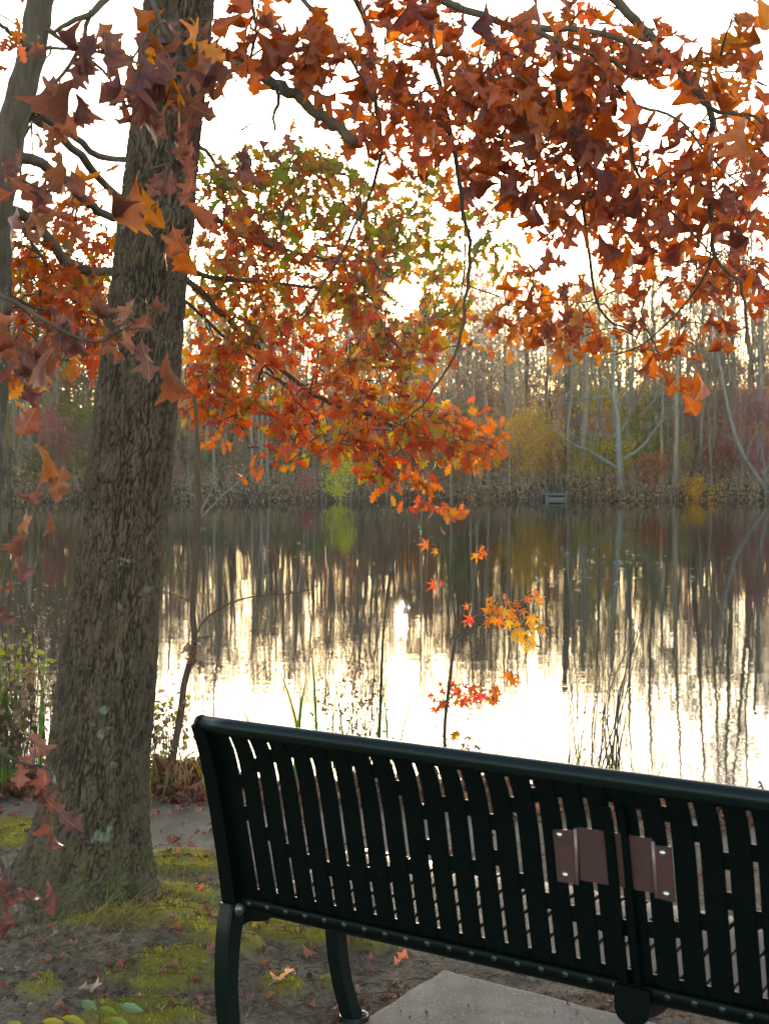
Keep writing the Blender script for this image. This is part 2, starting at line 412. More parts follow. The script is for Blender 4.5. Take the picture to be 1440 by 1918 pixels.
for ins, z in ((0, -.10), (0, .004), (.003, .010), (.009, .012)):
    for i, (a_, b_) in enumerate(outl):
        wob = .0025 * math.sin(i * 1.7) + .003 * math.sin(i * .37 + 2) * math.sin(i * 2.9)
        ii = ins + wob * .5
        rings.append(pad_pt(min(max(a_, ii), 1 - ii), min(max(b_, ii), 1 - ii), z))
no = len(outl)
qs = [[r * no + i, r * no + (i + 1) % no, (r + 1) * no + (i + 1) % no, (r + 1) * no + i] for r in range(3) for i in range(no)]
rings.append(pad_pt(.5, .5, .012)); 
ts = [[3 * no + i, 3 * no + (i + 1) % no, 4 * no] for i in range(no)]
q.add(rings, qs, ts)
tag(q.build('concrete_pad', m, smooth=False), kind='structure')

# ------------------------------------------------------------------ bench
PSI = R(33.8); A0 = (-.286, 3.034)
bench = empty('park_bench', (A0[0], A0[1], 0), 'dark green slatted metal bench with a brown plaque bracket on its back', 'bench', rz=-PSI)
PITCHS, NSL, HWS = .0503, 36, .0204
# strap profile, local (y away from the camera, z)
prof = spline([(.455, .375), (.468, .405), (.445, .432), (.38, .436), (.22, .418), (.08, .402), (.03, .400), (.006, .415), (-.004, .445), (-.022, .52), (-.045, .62), (-.062, .70), (-.082, .765), (-.110, .815)], 60)
thick = .0085
def strap_mesh(cx, hw):
    T = np.gradient(prof, axis=0); T /= np.linalg.norm(T, axis=1, keepdims=True); Nn = np.stack([-T[:, 1], T[:, 0]], -1) * thick / 2
    a, b_ = prof + Nn, prof - Nn; m_ = len(prof); e = .0012
    ring = []
    for (x, pp) in ((-hw, a * .0 + prof + Nn * .45), (-hw + e, a), (hw - e, a), (hw, prof + Nn * .45), (hw, prof - Nn * .45), (hw - e, b_), (-hw + e, b_), (-hw, prof - Nn * .45)):
        ring.append(np.column_stack([np.full(m_, x), pp]))
    V = np.stack(ring, 1).reshape(-1, 3); s_ = 8
    i = np.arange(m_ - 1)[:, None] * s_; k_ = np.arange(s_)[None, :]; k2 = (k_ + 1) % s_
    mb = MB(); mb.add(V, np.stack([i + k_, i + k2, i + s_ + k2, i + s_ + k_], -1).reshape(-1, 4)); return mb
slat_me = strap_mesh(0, HWS).mesh('slat', M['green'], smooth=False)
bolt_mb = MB(); bolt_mb.dome((0, -.006, .421), (0, -.85, -.5), .0095, .007); bolt_me = bolt_mb.mesh('bolt', M['bolt_green'])
for i in range(NSL):
    link('slat', slat_me, bench, (i * PITCHS, 0, 0)); link('bolt', bolt_me, bench, (i * PITCHS, 0, 0))
# bridges between slats: two crossing waves
TA = [.705, .825, .907, .957, .975, .975, .957, .907, .82, .70]; TB = [.505, .397, .313, .267, .245, .245, .262, .29, .36, .495]
seg = np.concatenate([[0], np.cumsum(np.linalg.norm(np.diff(prof, axis=0), axis=1))])
s0 = np.interp(.452, prof[30:, 1], seg[30:]); s1 = np.interp(.800, prof[30:, 1], seg[30:])
def at_s(s): return np.array([np.interp(s, seg, prof[:, 0]), np.interp(s, seg, prof[:, 1])])
def spacer(fr, half):
    c = s0 + fr * (s1 - s0); mb = MB(); hw = PITCHS / 2 - HWS + .0015
    pts = [at_s(c + d) for d in (-half, -half / 3, half / 3, half)]
    Ls, Rs = [], []
    V = []
    for p_, q_ in zip(pts, (0.0055, 0, 0, 0.0055)):
        for sx in (-1, 1):
            for sy in (-.0019, .0019): V.append((sx * hw, p_[0] + sy, p_[1]))
    qd = []
    for r_ in range(3):
        o = r_ * 4
        qd += [[o, o + 2, o + 6, o + 4], [o + 1, o + 5, o + 7, o + 3], [o, o + 4, o + 5, o + 1], [o + 2, o + 3, o + 7, o + 6]]
    qd += [[0, 1, 3, 2], [12, 14, 15, 13]]
    mb.add(V, qd); return mb
cache = {}
for j in range(1, NSL):
    jj = (j - 2) % 12
    fa, fb = (TA[jj], TB[jj]) if jj < 10 else (.765, .425)
    for fr in (fa, fb):
        if fr not in cache: cache[fr] = spacer(fr, .0165).mesh('spacer', M['green'], smooth=False)
        link('spacer', cache[fr], bench, ((j - 1) * PITCHS - PITCHS / 2 + PITCHS / 2 - PITCHS / 2, 0, 0))
    for fr, hf in ((-.02, .013), (1.04, .014)):
        if (fr,) not in cache: cache[(fr,)] = spacer(fr, hf).mesh('spacer', M['green'], smooth=False)
        link('spacer', cache[(fr,)], bench, ((j - 1) * PITCHS - PITCHS / 2, 0, 0))
LEN = (NSL - 1) * PITCHS
# top rail, rear and front rails
RY, RZ = -.113, .8245
q = MB(); q.tube([(x, RY, RZ) for x in np.linspace(-.045, LEN + .045, 24)], .0172, 20); q.build('top_rail', M['green_lit'], bench)
q = MB()
pr_ = [(.010, .397), (-.004, .401), (-.011, .412), (-.012, .428), (-.0075, .436), (-.004, .42), (.004, .407), (.014, .403)]
xs = np.linspace(-.02, LEN + .02, 40); Vv = []
for x in xs:
    for (y_, z_) in pr_: Vv.append((x, y_, z_))
s_ = len(pr_); i = np.arange(len(xs) - 1)[:, None] * s_; k_ = np.arange(s_)[None, :]; k2 = (k_ + 1) % s_
q.add(Vv, np.stack([i + k_, i + k2, i + s_ + k2, i + s_ + k_], -1).reshape(-1, 4)); q.build('rear_rail', M['green'], bench)
q = MB(); q.tube([(x, .455, .378) for x in (-.03, LEN / 2, LEN + .03)], .014, 10); q.build('front_rail', M['green'], bench)

def bar_section(path, w_, t_, x0):       # rectangular bar swept in the (y, z) plane, rounded corners, width along x
    P = spline(path[0], 44); wt = np.interp(np.linspace(0, 1, 44), np.linspace(0, 1, len(path[1])), path[1])
    T = np.gradient(P, axis=0); T /= np.linalg.norm(T, axis=1, keepdims=True); Nn = np.stack([-T[:, 1], T[:, 0]], -1)
    e = .2; cs = [(-1, -1 + e), (-1 + e, -1), (1 - e, -1), (1, -1 + e), (1, 1 - e), (1 - e, 1), (-1 + e, 1), (-1, 1 - e)]
    V = []
    for p_, nn, h_ in zip(P, Nn, wt):
        for (a_, b_) in cs: V.append((x0 + a_ * w_ / 2, p_[0] + nn[0] * b_ * h_ / 2, p_[1] + nn[1] * b_ * h_ / 2))
    m_ = len(P); s_ = 8; i = np.arange(m_ - 1)[:, None] * s_; k_ = np.arange(s_)[None, :]; k2 = (k_ + 1) % s_
    qd = np.stack([i + k_, i + k2, i + s_ + k2, i + s_ + k_], -1).reshape(-1, 4)
    c0 = len(V); V.append(np.mean(V[:8], 0)); V.append(np.mean(V[c0 - 8:c0], 0))
    tt = [[c0, (k + 1) % 8, k] for k in range(8)] + [[c0 + 1, (m_ - 1) * 8 + k, (m_ - 1) * 8 + (k + 1) % 8] for k in range(8)]
    return V, qd, tt
def leg_parts(x0, end):
    ww = .036
    up = ([(-.116, .826), (-.088, .765), (-.058, .66), (-.03, .53), (-.010, .44), (.0, .40)], [.035, .042, .045, .045, .055, .06])
    q = MB(); q.add(*bar_section(up, ww, 0, x0))
    if end == -1 or end == 1:
        q.dome((x0 + .0, -.113, .8245), (end, 0, 0), .0195, .018, 14)
    q.build('back_upright', M['green'], bench, False)
    q = MB(); q.add(*bar_section(([(-.012, .415), (-.030, .35), (-.038, .25), (-.030, .14), (-.032, .05), (-.052, .012)], [.06, .052, .045, .042, .042, .048]), ww, 0, x0))
    lg = q.build('leg', M['green_lit'], bench, False)
    q = MB(); q.tube([(x0, -.06, .0), (x0, -.06, .012)], [.038, .036], 16); q.build('foot', M['green_lit'], lg, False)
    q = MB(); q.add(*bar_section(([(.40, .41), (.372, .34), (.366, .24), (.385, .14), (.415, .06), (.435, .018)], [.06, .052, .045, .042, .042, .046]), ww, 0, x0))
    lg = q.build('leg', M['green_lit'], bench, False)
    q = MB(); q.tube([(x0, .44, .012), (x0, .44, .024)], [.038, .036], 16); q.build('foot', M['green_lit'], lg, False)
    q = MB(); q.dome((x0 + .018, .455, .024), (0, 0, 1), .009, .007); q.build('foot_bolt', M['bolt'], lg)
    q = MB(); q.add(*bar_section(([(-.012, .392), (.10, .385), (.22, .393), (.34, .405), (.42, .408), (.455, .392)], [.05, .036, .032, .034, .04, .03]), ww * .8, 0, x0)); q.build('seat_support', M['green'], bench)
    q = MB(); q.dome((x0 + .02, -.020, .408), (.9, -.9, 0), .015, .008, 12); q.build('frame_bolt', M['bolt'], bench)
    # gusset web where the upright meets the seat
    q = MB(); g = [(.018, .435), (.018, .398), (.05, .385), (.085, .392), (.105, .405), (.105, .435)]
    V = [(x0 + a_, y_, z_) for y_ in (-.010, .000) for (a_, z_) in g]; k = len(g)
    q.add(V, [[i, (i + 1) % k, k + (i + 1) % k, k + i] for i in range(k)], [[0, i + 1, i] for i in range(1, k - 1)] + [[k, k + i, k + i + 1] for i in range(1, k - 1)])
    q.build('gusset', M['green'], bench, smooth=False)
leg_parts(-.040, -1); leg_parts(LEN + .040, 1)
# middle support: two flat bars and a rounded lug under the rear rail
XM = 17.5 * PITCHS
for dx, hw in ((-.008, .0085), (.0215, .006)):
    off = prof[33:56] + np.array([-.0095, 0]); V = []
    for p_ in off:
        for a_ in (-hw, hw):
            for b_ in (-.005, .005): V.append((XM + dx + a_, p_[0] + b_ - .0005, p_[1]))
    m_ = len(off); o = np.arange(m_ - 1)[:, None] * 4
    q = MB(); q.add(V, np.concatenate([o + np.array([0, 2, 6, 4]), o + np.array([1, 5, 7, 3]), o + np.array([0, 4, 5, 1]), o + np.array([2, 3, 7, 6]), [[0, 1, 3, 2]], [[4 * m_ - 4, 4 * m_ - 2, 4 * m_ - 1, 4 * m_ - 3]]]))
    q.build('centre_bar', M['green'], bench, smooth=False)
q = MB(); th = np.linspace(0, math.pi, 18); ol = [(XM + .012 - .034, .43)] + [(XM + .012 - .034 * math.cos(t), .392 - .034 * math.sin(t)) for t in th] + [(XM + .012 + .034, .43)]
k = len(ol); V = [(a_, y_, z_) for y_ in (-.022, -.0125) for (a_, z_) in ol]
q.add(V, [[i, (i + 1) % k, k + (i + 1) % k, k + i] for i in range(k)], [[0, i + 1, i] for i in range(1, k - 1)] + [[k, k + i, k + i + 1] for i in range(1, k - 1)])
q.build('lug', M['green'], bench, smooth=False)
q = MB(); q.add(*bar_section(([(.0, .385), (.12, .36), (.25, .37), (.40, .40), (.45, .39)], [.05, .045, .04, .04, .03]), .03, 0, XM)); q.build('seat_support', M['green'], bench)

# plaque bracket (back of the plaque with its two bent flanges)
def back_y(z): return np.interp(z, prof[30:, 1], prof[30:, 0])
pq = bpy.data.objects.new('plaque_bracket', None); C.objects.link(pq); pq.parent = bench; pq['label'] = 'brown metal plaque back with two bolted flanges'
def local_at(px, py, yoff):              # bench-local (x, z) on the back surface seen at a photo pixel
    r = ray(px, py); o = np.array([0 - A0[0], 0 - A0[1], EYE]); c_, s_ = math.cos(PSI), math.sin(PSI)
    Rm = np.array([[c_, -s_, 0], [s_, c_, 0], [0, 0, 1]])          # world -> local (rotation by +PSI)
    o, d = Rm @ o, Rm @ r; t = (0 - o[1]) / d[1]
    for _ in range(30):
        p_ = o + d * t; t += (back_y(p_[2]) + yoff - p_[1]) / d[1]
    return o + d * t
def plate(name, pts, yoff, th_, mat, parent):
    V = []
    cs = [local_at(*p_, yoff) for p_ in pts]
    for d in (0, th_):
        V += [(c_[0], c_[1] - d, c_[2]) for c_ in cs]
    k = len(pts)
    q = MB(); q.add(V, [list(range(k))[::-1], [k + i for i in range(k)]] + [[i, (i + 1) % k, k + (i + 1) % k, k + i] for i in range(k)]); return q.build(name, mat, parent, smooth=False)
plate('flange', [(1036, 1553), (1077, 1554), (1081, 1656), (1045, 1650)], -.0075, .003, M['bronze'], pq)
plate('flange', [(1222, 1582), (1257, 1586), (1265, 1690), (1229, 1681)], -.0075, .003, M['bronze'], pq)
plate('plaque_plate', [(1082, 1548), (1221, 1570), (1226, 1672), (1088, 1648)], -.0035, .003, M['bronze'], pq)
for px, py in ((1047, 1563), (1058, 1638), (1240, 1597), (1247, 1674)):
    p_ = local_at(px, py, -.0105); q = MB(); q.dome(p_, (0, -1, .15), .0062, .0045, 12); q.build('screw', M['steel'], pq)
for xa, xb in (((1077, 1552), (1081, 1656)), ((1222, 1576), (1229, 1681))):
    q = MB(); a_, b_ = local_at(*xa, -.009), local_at(*xb, -.009); q.tube([a_, b_], .0035, 8); q.build('fold', M['fold'], pq)

# ------------------------------------------------------------------ leaf shapes
OAK = [(0, .004), (.10, .006), (.17, .04), (.25, .15), (.31, .25), (.345, .22), (.37, .12), (.42, .13), (.49, .33), (.545, .36), (.575, .26), (.59, .16), (.64, .17), (.70, .31), (.75, .33), (.785, .20), (.80, .13), (.86, .17), (.905, .15), (.935, .06), (1.0, .0)]
OAK_L = [(0, .005), (.14, .012), (.30, .20), (.36, .09), (.53, .33), (.58, .13), (.74, .30), (.79, .12), (.90, .14), (1.0, .0)]
BROAD = [(0, .004), (.12, .008), (.22, .06), (.36, .12), (.46, .20), (.50, .17), (.60, .29), (.64, .25), (.74, .38), (.78, .30), (.86, .33), (.90, .20), (.96, .16), (1.0, .0)]
def leaf_shape(ol, curl=0, fold=0, twist=0, wav=0, seed=0, side=1.0, cols_=(-1, 0, 1)):
    """flat outline -> bent leaf; x along the midrib, unit length. Returns V, quads, uv"""
    r = np.random.default_rng(seed); V = []; uv = []; nc = len(cols_)
    for (x, wd) in ol:
        jr, jl = 1 + .18 * (r.random() - .5), 1 + .18 * (r.random() - .5)
        for s in cols_:
            k_ = jr if s > 0 else jl; back = .06 * (1 - abs(s)) * 0
            V.append([x - back, s * wd * .82 * k_ * side, 0]); uv.append((x, s * wd))
    V = np.array(V); k = len(ol)
    a = np.abs(V[:, 1]); z = a * math.tan(fold) * (1 + 1.6 * a) - wav * np.sin(V[:, 0] * 13 + np.sign(V[:, 1]) * 1.3) * a * (.6 + 1.5 * a) + .05 * wav * np.sin(V[:, 0] * 9 + seed)
    y = V[:, 1] * math.cos(fold)
    ang = curl * V[:, 0] ** 1.3; cc = curl if abs(curl) > 1e-3 else 1e-3
    t_ = np.linspace(0, 1, 60); X_ = np.concatenate([[0], np.cumsum(np.cos(cc * t_[:-1] ** 1.3) / 59)]); Z_ = np.concatenate([[0], np.cumsum(np.sin(cc * t_[:-1] ** 1.3) / 59)])
    xx = np.interp(V[:, 0], t_, X_); zz = np.interp(V[:, 0], t_, Z_)
    nx_, nz_ = -np.sin(ang), np.cos(ang)
    tw = twist * V[:, 0]; y2, z2 = y * np.cos(tw) - z * np.sin(tw), y * np.sin(tw) + z * np.cos(tw)
    P = np.stack([xx + nx_ * z2, y2, zz + nz_ * z2], -1)
    q = []
    for i in range(k - 1):
        for s in range(nc - 1): q.append([i * nc + s, i * nc + s + 1, i * nc + nc + s + 1, i * nc + nc + s])
    return P, np.array(q), np.array(uv)
FIVE = (-1, -.5, 0, .5, 1)
NEAR_SH = [leaf_shape(o, c, f, t, w_, i, sd, FIVE) for i, (o, c, f, t, w_, sd) in enumerate([
    (OAK, .7, .35, .4, .5, 1.), (OAK, -.9, .6, -.6, .5, 1.), (BROAD, 1.2, .7, .5, .5, 1.), (OAK, 1.8, .5, .9, .6, 1.), (BROAD, -.7, .95, 1.1, .6, 1.), (OAK, .3, .15, .15, .3, 1.05),
    (BROAD, 2.0, .9, -.9, .6, .95), (OAK, -1.5, .85, .7, .6, 1.), (OAK, 1.0, .25, -.8, .5, 1.1), (BROAD, .5, .45, -.4, .5, 1.1)])]
MID_SH = [leaf_shape(OAK_L, c, f, t, w_, 50 + i, sd) for i, (c, f, t, w_, sd) in enumerate([(.3, .2, .1, .1, 1.15), (-.5, .3, -.3, .2, 1.1), (.8, .4, .4, .2, 1.1), (.1, .1, 0, .1, 1.2), (-.2, .5, .5, .2, 1.1), (1.1, .3, -.5, .2, 1.1)])]
FAR_SH = [(np.array([[0, 0, 0], [.5, .3, .05], [1, 0, -.05], [.5, -.3, .05]]), np.array([[0, 1, 2, 3]]), np.array([[0, 0], [.5, .3], [1, 0], [.5, -.3]]))]
def star_shape(seed):
    r = np.random.default_rng(seed); tips = [(-100, .62), (-50, .85), (0, 1.0), (50, .85), (100, .62)]; V = [[0, 0, 0]]
    pts = []
    for i, (a_, L_) in enumerate(tips):
        if i: pts.append((a_ - 25, .30))
        pts += [(a_ - 9, .62 * L_), (a_, L_), (a_ + 9, .62 * L_)]
    for a_, L_ in [(-150, .14)] + pts + [(150, .14)]: V.append([.25 + L_ * .7 * math.cos(R(a_)), L_ * .7 * math.sin(R(a_)), -.18 * L_ * L_ + .1 * (r.random() - .5)])
    V[0] = [.25, 0, .03]; k = len(V) - 1
    t = [[0, i, i + 1] for i in range(1, k)] + [[0, k, 1]]
    s = len(V); V += [[-.25, .012, .0], [-.25, -.012, 0], [.22, .012, .0], [.22, -.012, .0]]; t += [[s, s + 1, s + 3], [s, s + 3, s + 2]]
    V = np.array(V); return V, np.array(t), V[:, :2] * .3
STAR = [star_shape(i) for i in range(4)]

def basis(d, up):
    d = d / np.linalg.norm(d); y = np.cross(up, d); y /= np.linalg.norm(y) + 1e-9; z = np.cross(d, y); return np.stack([d, y, z], -1)
def foliage_mesh(name, shapes, leaves, mat):
    """leaves: list of (pos, 3x3, size, shape index, colour)"""
    Vs, Qs, Cs, Us = [], {}, [], []; off = 0
    idx = np.array([L_[3] for L_ in leaves])
    for si in np.unique(idx):
        sub = [leaves[i] for i in np.nonzero(idx == si)[0]]
        V0, q0, u0 = shapes[si]; k = len(sub)
        P = np.array([L_[0] for L_ in sub]); B = np.array([L_[1] for L_ in sub]); S = np.array([L_[2] for L_ in sub]); Co = np.array([L_[4] for L_ in sub])
        V = np.einsum('nij,vj->nvi', B, V0) * S[:, None, None] + P[:, None, :]
        Vs.append(V.reshape(-1, 3)); Qs.setdefault(q0.shape[1], []).append((q0[None] + (off + np.arange(k) * len(V0))[:, None, None]).reshape(-1, q0.shape[1]))
        Cs.append(np.repeat(Co, len(V0), 0)); Us.append(np.tile(u0, (k, 1))); off += k * len(V0)
    return mesh_np(name, np.concatenate(Vs), [np.concatenate(v_) for v_ in Qs.values()], mat, len(shapes) > 1, np.concatenate(Cs), np.concatenate(Us))
def shape_meshes(name, shapes, mat):
    return [mesh_np(name, V, [q_], mat, True, None, u_) for V, q_, u_ in shapes]
LEAF_ME = shape_meshes('leaf', NEAR_SH, M['leaf']); MLEAF_ME = shape_meshes('leaf', MID_SH, M['mleaf']); STAR_ME = shape_meshes('leaf', STAR, M['mleaf'])
def leaf_obj(me, L_, parent, name='leaf'):
    o = link(name, me, parent)
    B = L_[1] * L_[2]
    mw = Matrix(((B[0][0], B[0][1], B[0][2], L_[0][0]), (B[1][0], B[1][1], B[1][2], L_[0][1]), (B[2][0], B[2][1], B[2][2], L_[0][2]), (0, 0, 0, 1)))
    pl_ = Vector(parent.location)
    mw.translation = mw.translation - pl_
    o.matrix_local = mw; o.color = (*L_[4], 1); return o
def jit(c, v=.25):
    k = 1 + v * (rng.random() * 2 - 1); return np.clip(np.array(c) * k * (1 + .12 * (rng.random(3) - .5)), 0.004, .9)

# ------------------------------------------------------------------ the big oak on the left
D_OAK = TREE_B[1]
edges = [(1790, -60, 300), (1740, -44, 302), (1700, -22, 306), (1660, 0, 302), (1640, 12, 294), (1600, 37, 287), (1560, 58, 282), (1500, 76, 279), (1400, 92, 281), (1300, 105, 290), (1200, 118, 294), (1100, 133, 300), (1000, 146, 310), (900, 160, 322),
         (800, 171, 330), (700, 185, 338), (600, 198, 346), (500, 212, 353), (400, 222, 365), (300, 236, 373), (200, 247, 383), (100, 259, 394), (0, 271, 403), (-200, 300, 425), (-500, 345, 455), (-900, 400, 495), (-1500, 480, 555)]
zc = np.array([W((a_ + b_) / 2, y_, D_OAK) for y_, a_, b_ in edges]); rc = np.array([(b_ - a_) / 2 * D_OAK / F for y_, a_, b_ in edges])
zz = np.concatenate([np.arange(zc[0, 2], 3.0, .0042), np.arange(3.0, zc[-1, 2], .05)])
cx_ = np.interp(zz, zc[:, 2], zc[:, 0]); cy_ = np.full_like(zz, D_OAK); rr = np.interp(zz, zc[:, 2], rc)
kr = 300; th = np.linspace(0, 2 * math.pi, kr, endpoint=False)
TH, ZZ = np.meshgrid(th, zz); RR = rr[:, None]
# root flare lobes and slight ovality
fl = np.exp(-np.maximum(ZZ, 0) / .16)
RR2 = RR * (1 + .22 * fl * (np.cos(TH * 5 + 1.0) * .5 + np.cos(TH * 3 + 2.2) * .4) * (1) + .02 * np.cos(2 * TH + ZZ) + .035 * (fbm(np.cos(TH) * 1.5, np.sin(TH) * 1.5, ZZ * 1.6, 5, 3) - .5) * 2)
ux, uy = np.cos(TH) * RR / .15 * .15, np.sin(TH) * RR / .15 * .15
wx = ux + .010 * (noise3(ux * 34, uy * 34, ZZ * 16, 11) - .5) * 2 + .003 * (noise3(ux * 110, uy * 110, ZZ * 60, 13) - .5) * 2; wy = uy + .010 * (noise3(ux * 34, uy * 34, ZZ * 16, 12) - .5) * 2 + .003 * (noise3(ux * 110, uy * 110, ZZ * 60, 14) - .5) * 2
def worley(x, y, z, s):
    xi, yi, zi = (np.floor(a).astype(np.int64) for a in (x, y, z)); f1 = np.full(x.shape, 9.); f2 = f1.copy(); cid = np.zeros(x.shape)
    for a in (-1, 0, 1):
        for b_ in (-1, 0, 1):
            for c in (-1, 0, 1):
                h1 = _hash(xi + a, yi + b_, zi + c, s); h2 = _hash(xi + a, yi + b_, zi + c, s + 1); h3 = _hash(xi + a, yi + b_, zi + c, s + 2)
                d = np.sqrt((xi + a + h1 - x) ** 2 + (yi + b_ + h2 - y) ** 2 + (zi + c + h3 - z) ** 2)
                n_ = d < f1; f2 = np.where(n_, f1, np.minimum(f2, d)); cid = np.where(n_, h3, cid); f1 = np.where(n_, d, f1)
    return f1, f2, cid
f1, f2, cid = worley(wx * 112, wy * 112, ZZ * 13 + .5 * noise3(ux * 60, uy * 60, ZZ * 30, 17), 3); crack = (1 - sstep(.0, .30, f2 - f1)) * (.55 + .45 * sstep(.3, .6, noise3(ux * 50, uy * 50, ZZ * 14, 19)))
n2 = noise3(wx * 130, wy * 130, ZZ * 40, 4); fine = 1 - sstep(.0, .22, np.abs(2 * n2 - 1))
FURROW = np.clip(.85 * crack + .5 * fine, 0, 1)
rel = -.0090 * crack - .0038 * fine + .0028 * cid + .0036 * noise3(ux * 240, uy * 240, ZZ * 160, 8) + .006 * (noise3(ux * 22, uy * 22, ZZ * 5, 23) - .5) - .0035
# knots and branch scars
for (px, py, rad, amp) in ((225, 895, .05, .012), (232, 1120, .022, -.014), (330, 420, .045, .02), (290, 720, .05, .010), (205, 905, .02, -.012), (335, 300, .03, .012)):
    k0 = W(px, py, D_OAK); i0 = np.interp(k0[2], zz, cx_); dx = np.cos(TH) * RR + i0 - k0[0]
    g = np.exp(-((dx / rad) ** 2 + ((ZZ - k0[2]) / (rad * .8)) ** 2)) * (np.sin(TH) < 0.1); rel = rel + amp * g
rad_ = RR2 + rel
Vx = cx_[:, None] + np.cos(TH) * rad_; Vy = cy_[:, None] + np.sin(TH) * rad_
mossf = np.clip(np.exp(-np.maximum(ZZ - .02, 0) / .22) * 1.1, 0, 1) * (.6 + .4 * np.cos(TH + .6))
lich = np.zeros_like(ZZ)
for (px, py, rad, a_) in ((200, 1327, .014, .9), (190, 1558, .02, .8), (205, 1560, .018, .6), (215, 1430, .012, .6), (360, 330, .03, .5), (275, 1105, .012, .5), (225, 1135, .012, .4), (210, 1545, .012, .8)):
    k0 = W(px, py, D_OAK - .1); dx = Vx - k0[0]
    g = np.exp(-((dx / rad) ** 2 + ((ZZ - k0[2]) / (rad * .9)) ** 2)) * (np.sin(TH) < .3); lich = np.maximum(lich, a_ * .75 * sstep(.5, .62, g * .6 + .55 * fbm(ux * 110, uy * 110, ZZ * 110, 15, 3)))
nz_ = len(zz); i = np.arange(nz_ - 1)[:, None] * kr; k_ = np.arange(kr)[None, :]; k2 = (k_ + 1) % kr
root = np.array([TREE_B[0], TREE_B[1], 0.0])
oak = empty('oak_tree', root, 'large oak with a leaning furrowed trunk and withered rust leaves behind the bench', 'tree')
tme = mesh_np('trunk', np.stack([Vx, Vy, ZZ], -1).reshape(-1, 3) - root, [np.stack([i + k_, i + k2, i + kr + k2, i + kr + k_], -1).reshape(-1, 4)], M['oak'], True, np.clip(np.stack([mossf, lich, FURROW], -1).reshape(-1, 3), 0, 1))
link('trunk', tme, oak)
# surface roots running out to the lower left and towards the camera
q = MB()
for pts, r0 in (([(110, 1640, .14), (62, 1695, .10), (15, 1745, .035), (-40, 1790, -.05)], .085), ([(250, 1670, .08), (285, 1695, .03), (330, 1712, -.02), (360, 1720, -.05)], .055), ([(130, 1680, .10), (105, 1740, .05), (85, 1790, -.04)], .075)):
    P = spline([G(a_, b_, c_) for a_, b_, c_ in pts], 24) - root
    q = MB(); q.tube(P, np.linspace(r0, r0 * .45, 24) * (1 + .1 * np.sin(np.arange(24) * 1.3)), 14); q.build('root', M['oakr'], oak)

def branch_px(pts, n_=20):              # pts: (px, py, depth)
    return spline([W(*p_) for p_ in pts], n_)
class Skel:
    def __init__(s): s.P = []; s.mb = MB()
    def add(s, pts, r0, r1, sides=8, n_=26, knob=True, skel=True):
        P = branch_px(pts, n_); P = P + (rng.random(P.shape) - .5) * r0 * .7
        q_ = MB(); q_.tube(P - s.o, np.linspace(r0, r1, n_) * (1 + .12 * (rng.random(n_) - .5)), sides); q_.build('branch', M['oak2'], s.tree)
        if skel: s.P.append(P)
    def nearest(s, p):
        A_ = np.concatenate(s.P); d = np.linalg.norm(A_ - p, axis=1); i_ = int(np.argmin(d)); return A_[i_], d[i_]
    def near_some(s, p):
        A_ = np.concatenate(s.P); d = np.linalg.norm(A_ - p, axis=1); i_ = rng.choice(np.nonzero(d < d.min() * 1.25 + .03)[0]); return A_[i_], d[i_]
near = Skel(); near.o = root; near.tree = oak
B_ = near.add
# limbs leave the trunk above the frame and come down into it
B_([(372, -260, D_OAK), (520, -190, 4.2), (680, -80, 4.1), (820, 0, 4.0), (960, 48, 3.95), (1120, 105, 3.9), (1210, 150, 3.9)], .019, .005)
B_([(960, 48, 3.95), (1130, 65, 3.9), (1260, 130, 3.9), (1330, 205, 3.9), (1400, 215, 3.8), (1470, 260, 3.8)], .010, .004)
B_([(430, -520, D_OAK), (700, -420, 4.2), (980, -180, 4.1), (1150, -5, 4.1), (1220, 70, 4.1), (1290, 150, 4.1), (1330, 205, 4.1), (1325, 290, 4.1), (1330, 400, 4.15), (1337, 480, 4.2), (1390, 540, 4.3), (1395, 640, 4.4)], .019, .003, n_=48)
B_([(1337, 480, 4.2), (1290, 560, 4.4), (1210, 640, 4.6), (1150, 665, 4.7)], .004, .002)
B_([(1040, 60, 4.0), (1050, 130, 4.1), (1045, 180, 4.1), (1065, 250, 4.2), (1090, 370, 4.3), (1105, 480, 4.5), (1125, 585, 4.7), (1180, 620, 4.8)], .010, .003)
B_([(1125, 110, 3.95), (1160, 165, 4.0), (1190, 197, 4.0), (1180, 260, 4.0), (1200, 335, 4.1), (1290, 430, 4.2), (1335, 480, 4.3)], .008, .003)
B_([(1190, 197, 4.0), (1270, 225, 4.0), (1330, 295, 4.0), (1400, 360, 4.0)], .005, .002)
B_([(680, -80, 4.3), (770, -30, 4.5), (800, 20, 4.6), (815, 130, 4.7), (840, 230, 4.8), (865, 380, 4.9), (880, 470, 4.9), (872, 560, 4.9), (858, 650, 4.9), (805, 740, 4.9), (750, 792, 4.9)], .012, .0035, n_=44)
B_([(870, 455, 4.9), (868, 520, 5.0), (850, 580, 5.0), (800, 600, 5.1)], .004, .002)
B_([(640, -60, 4.6), (690, 60, 4.8), (702, 190, 4.9), (713, 300, 5.0), (655, 445, 5.1), (600, 540, 5.2), (565, 600, 5.3)], .010, .003)
B_([(520, -190, 4.2), (540, -60, 4.0), (590, 30, 3.9), (650, 100, 3.9), (700, 190, 4.0)], .009, .003)
B_([(500, -150, 3.9), (470, -30, 3.8), (480, 60, 3.8), (460, 130, 3.8)], .007, .003)
B_([(385, 90, 4.25), (450, 118, 4.2), (520, 158, 4.15), (580, 200, 4.1), (667, 264, 4.05)], .019, .015, 12, skel=False)
B_([(518, 160, 4.15), (522, 195, 4.12), (512, 215, 4.1), (516, 245, 4.1)], .006, .004, skel=False)
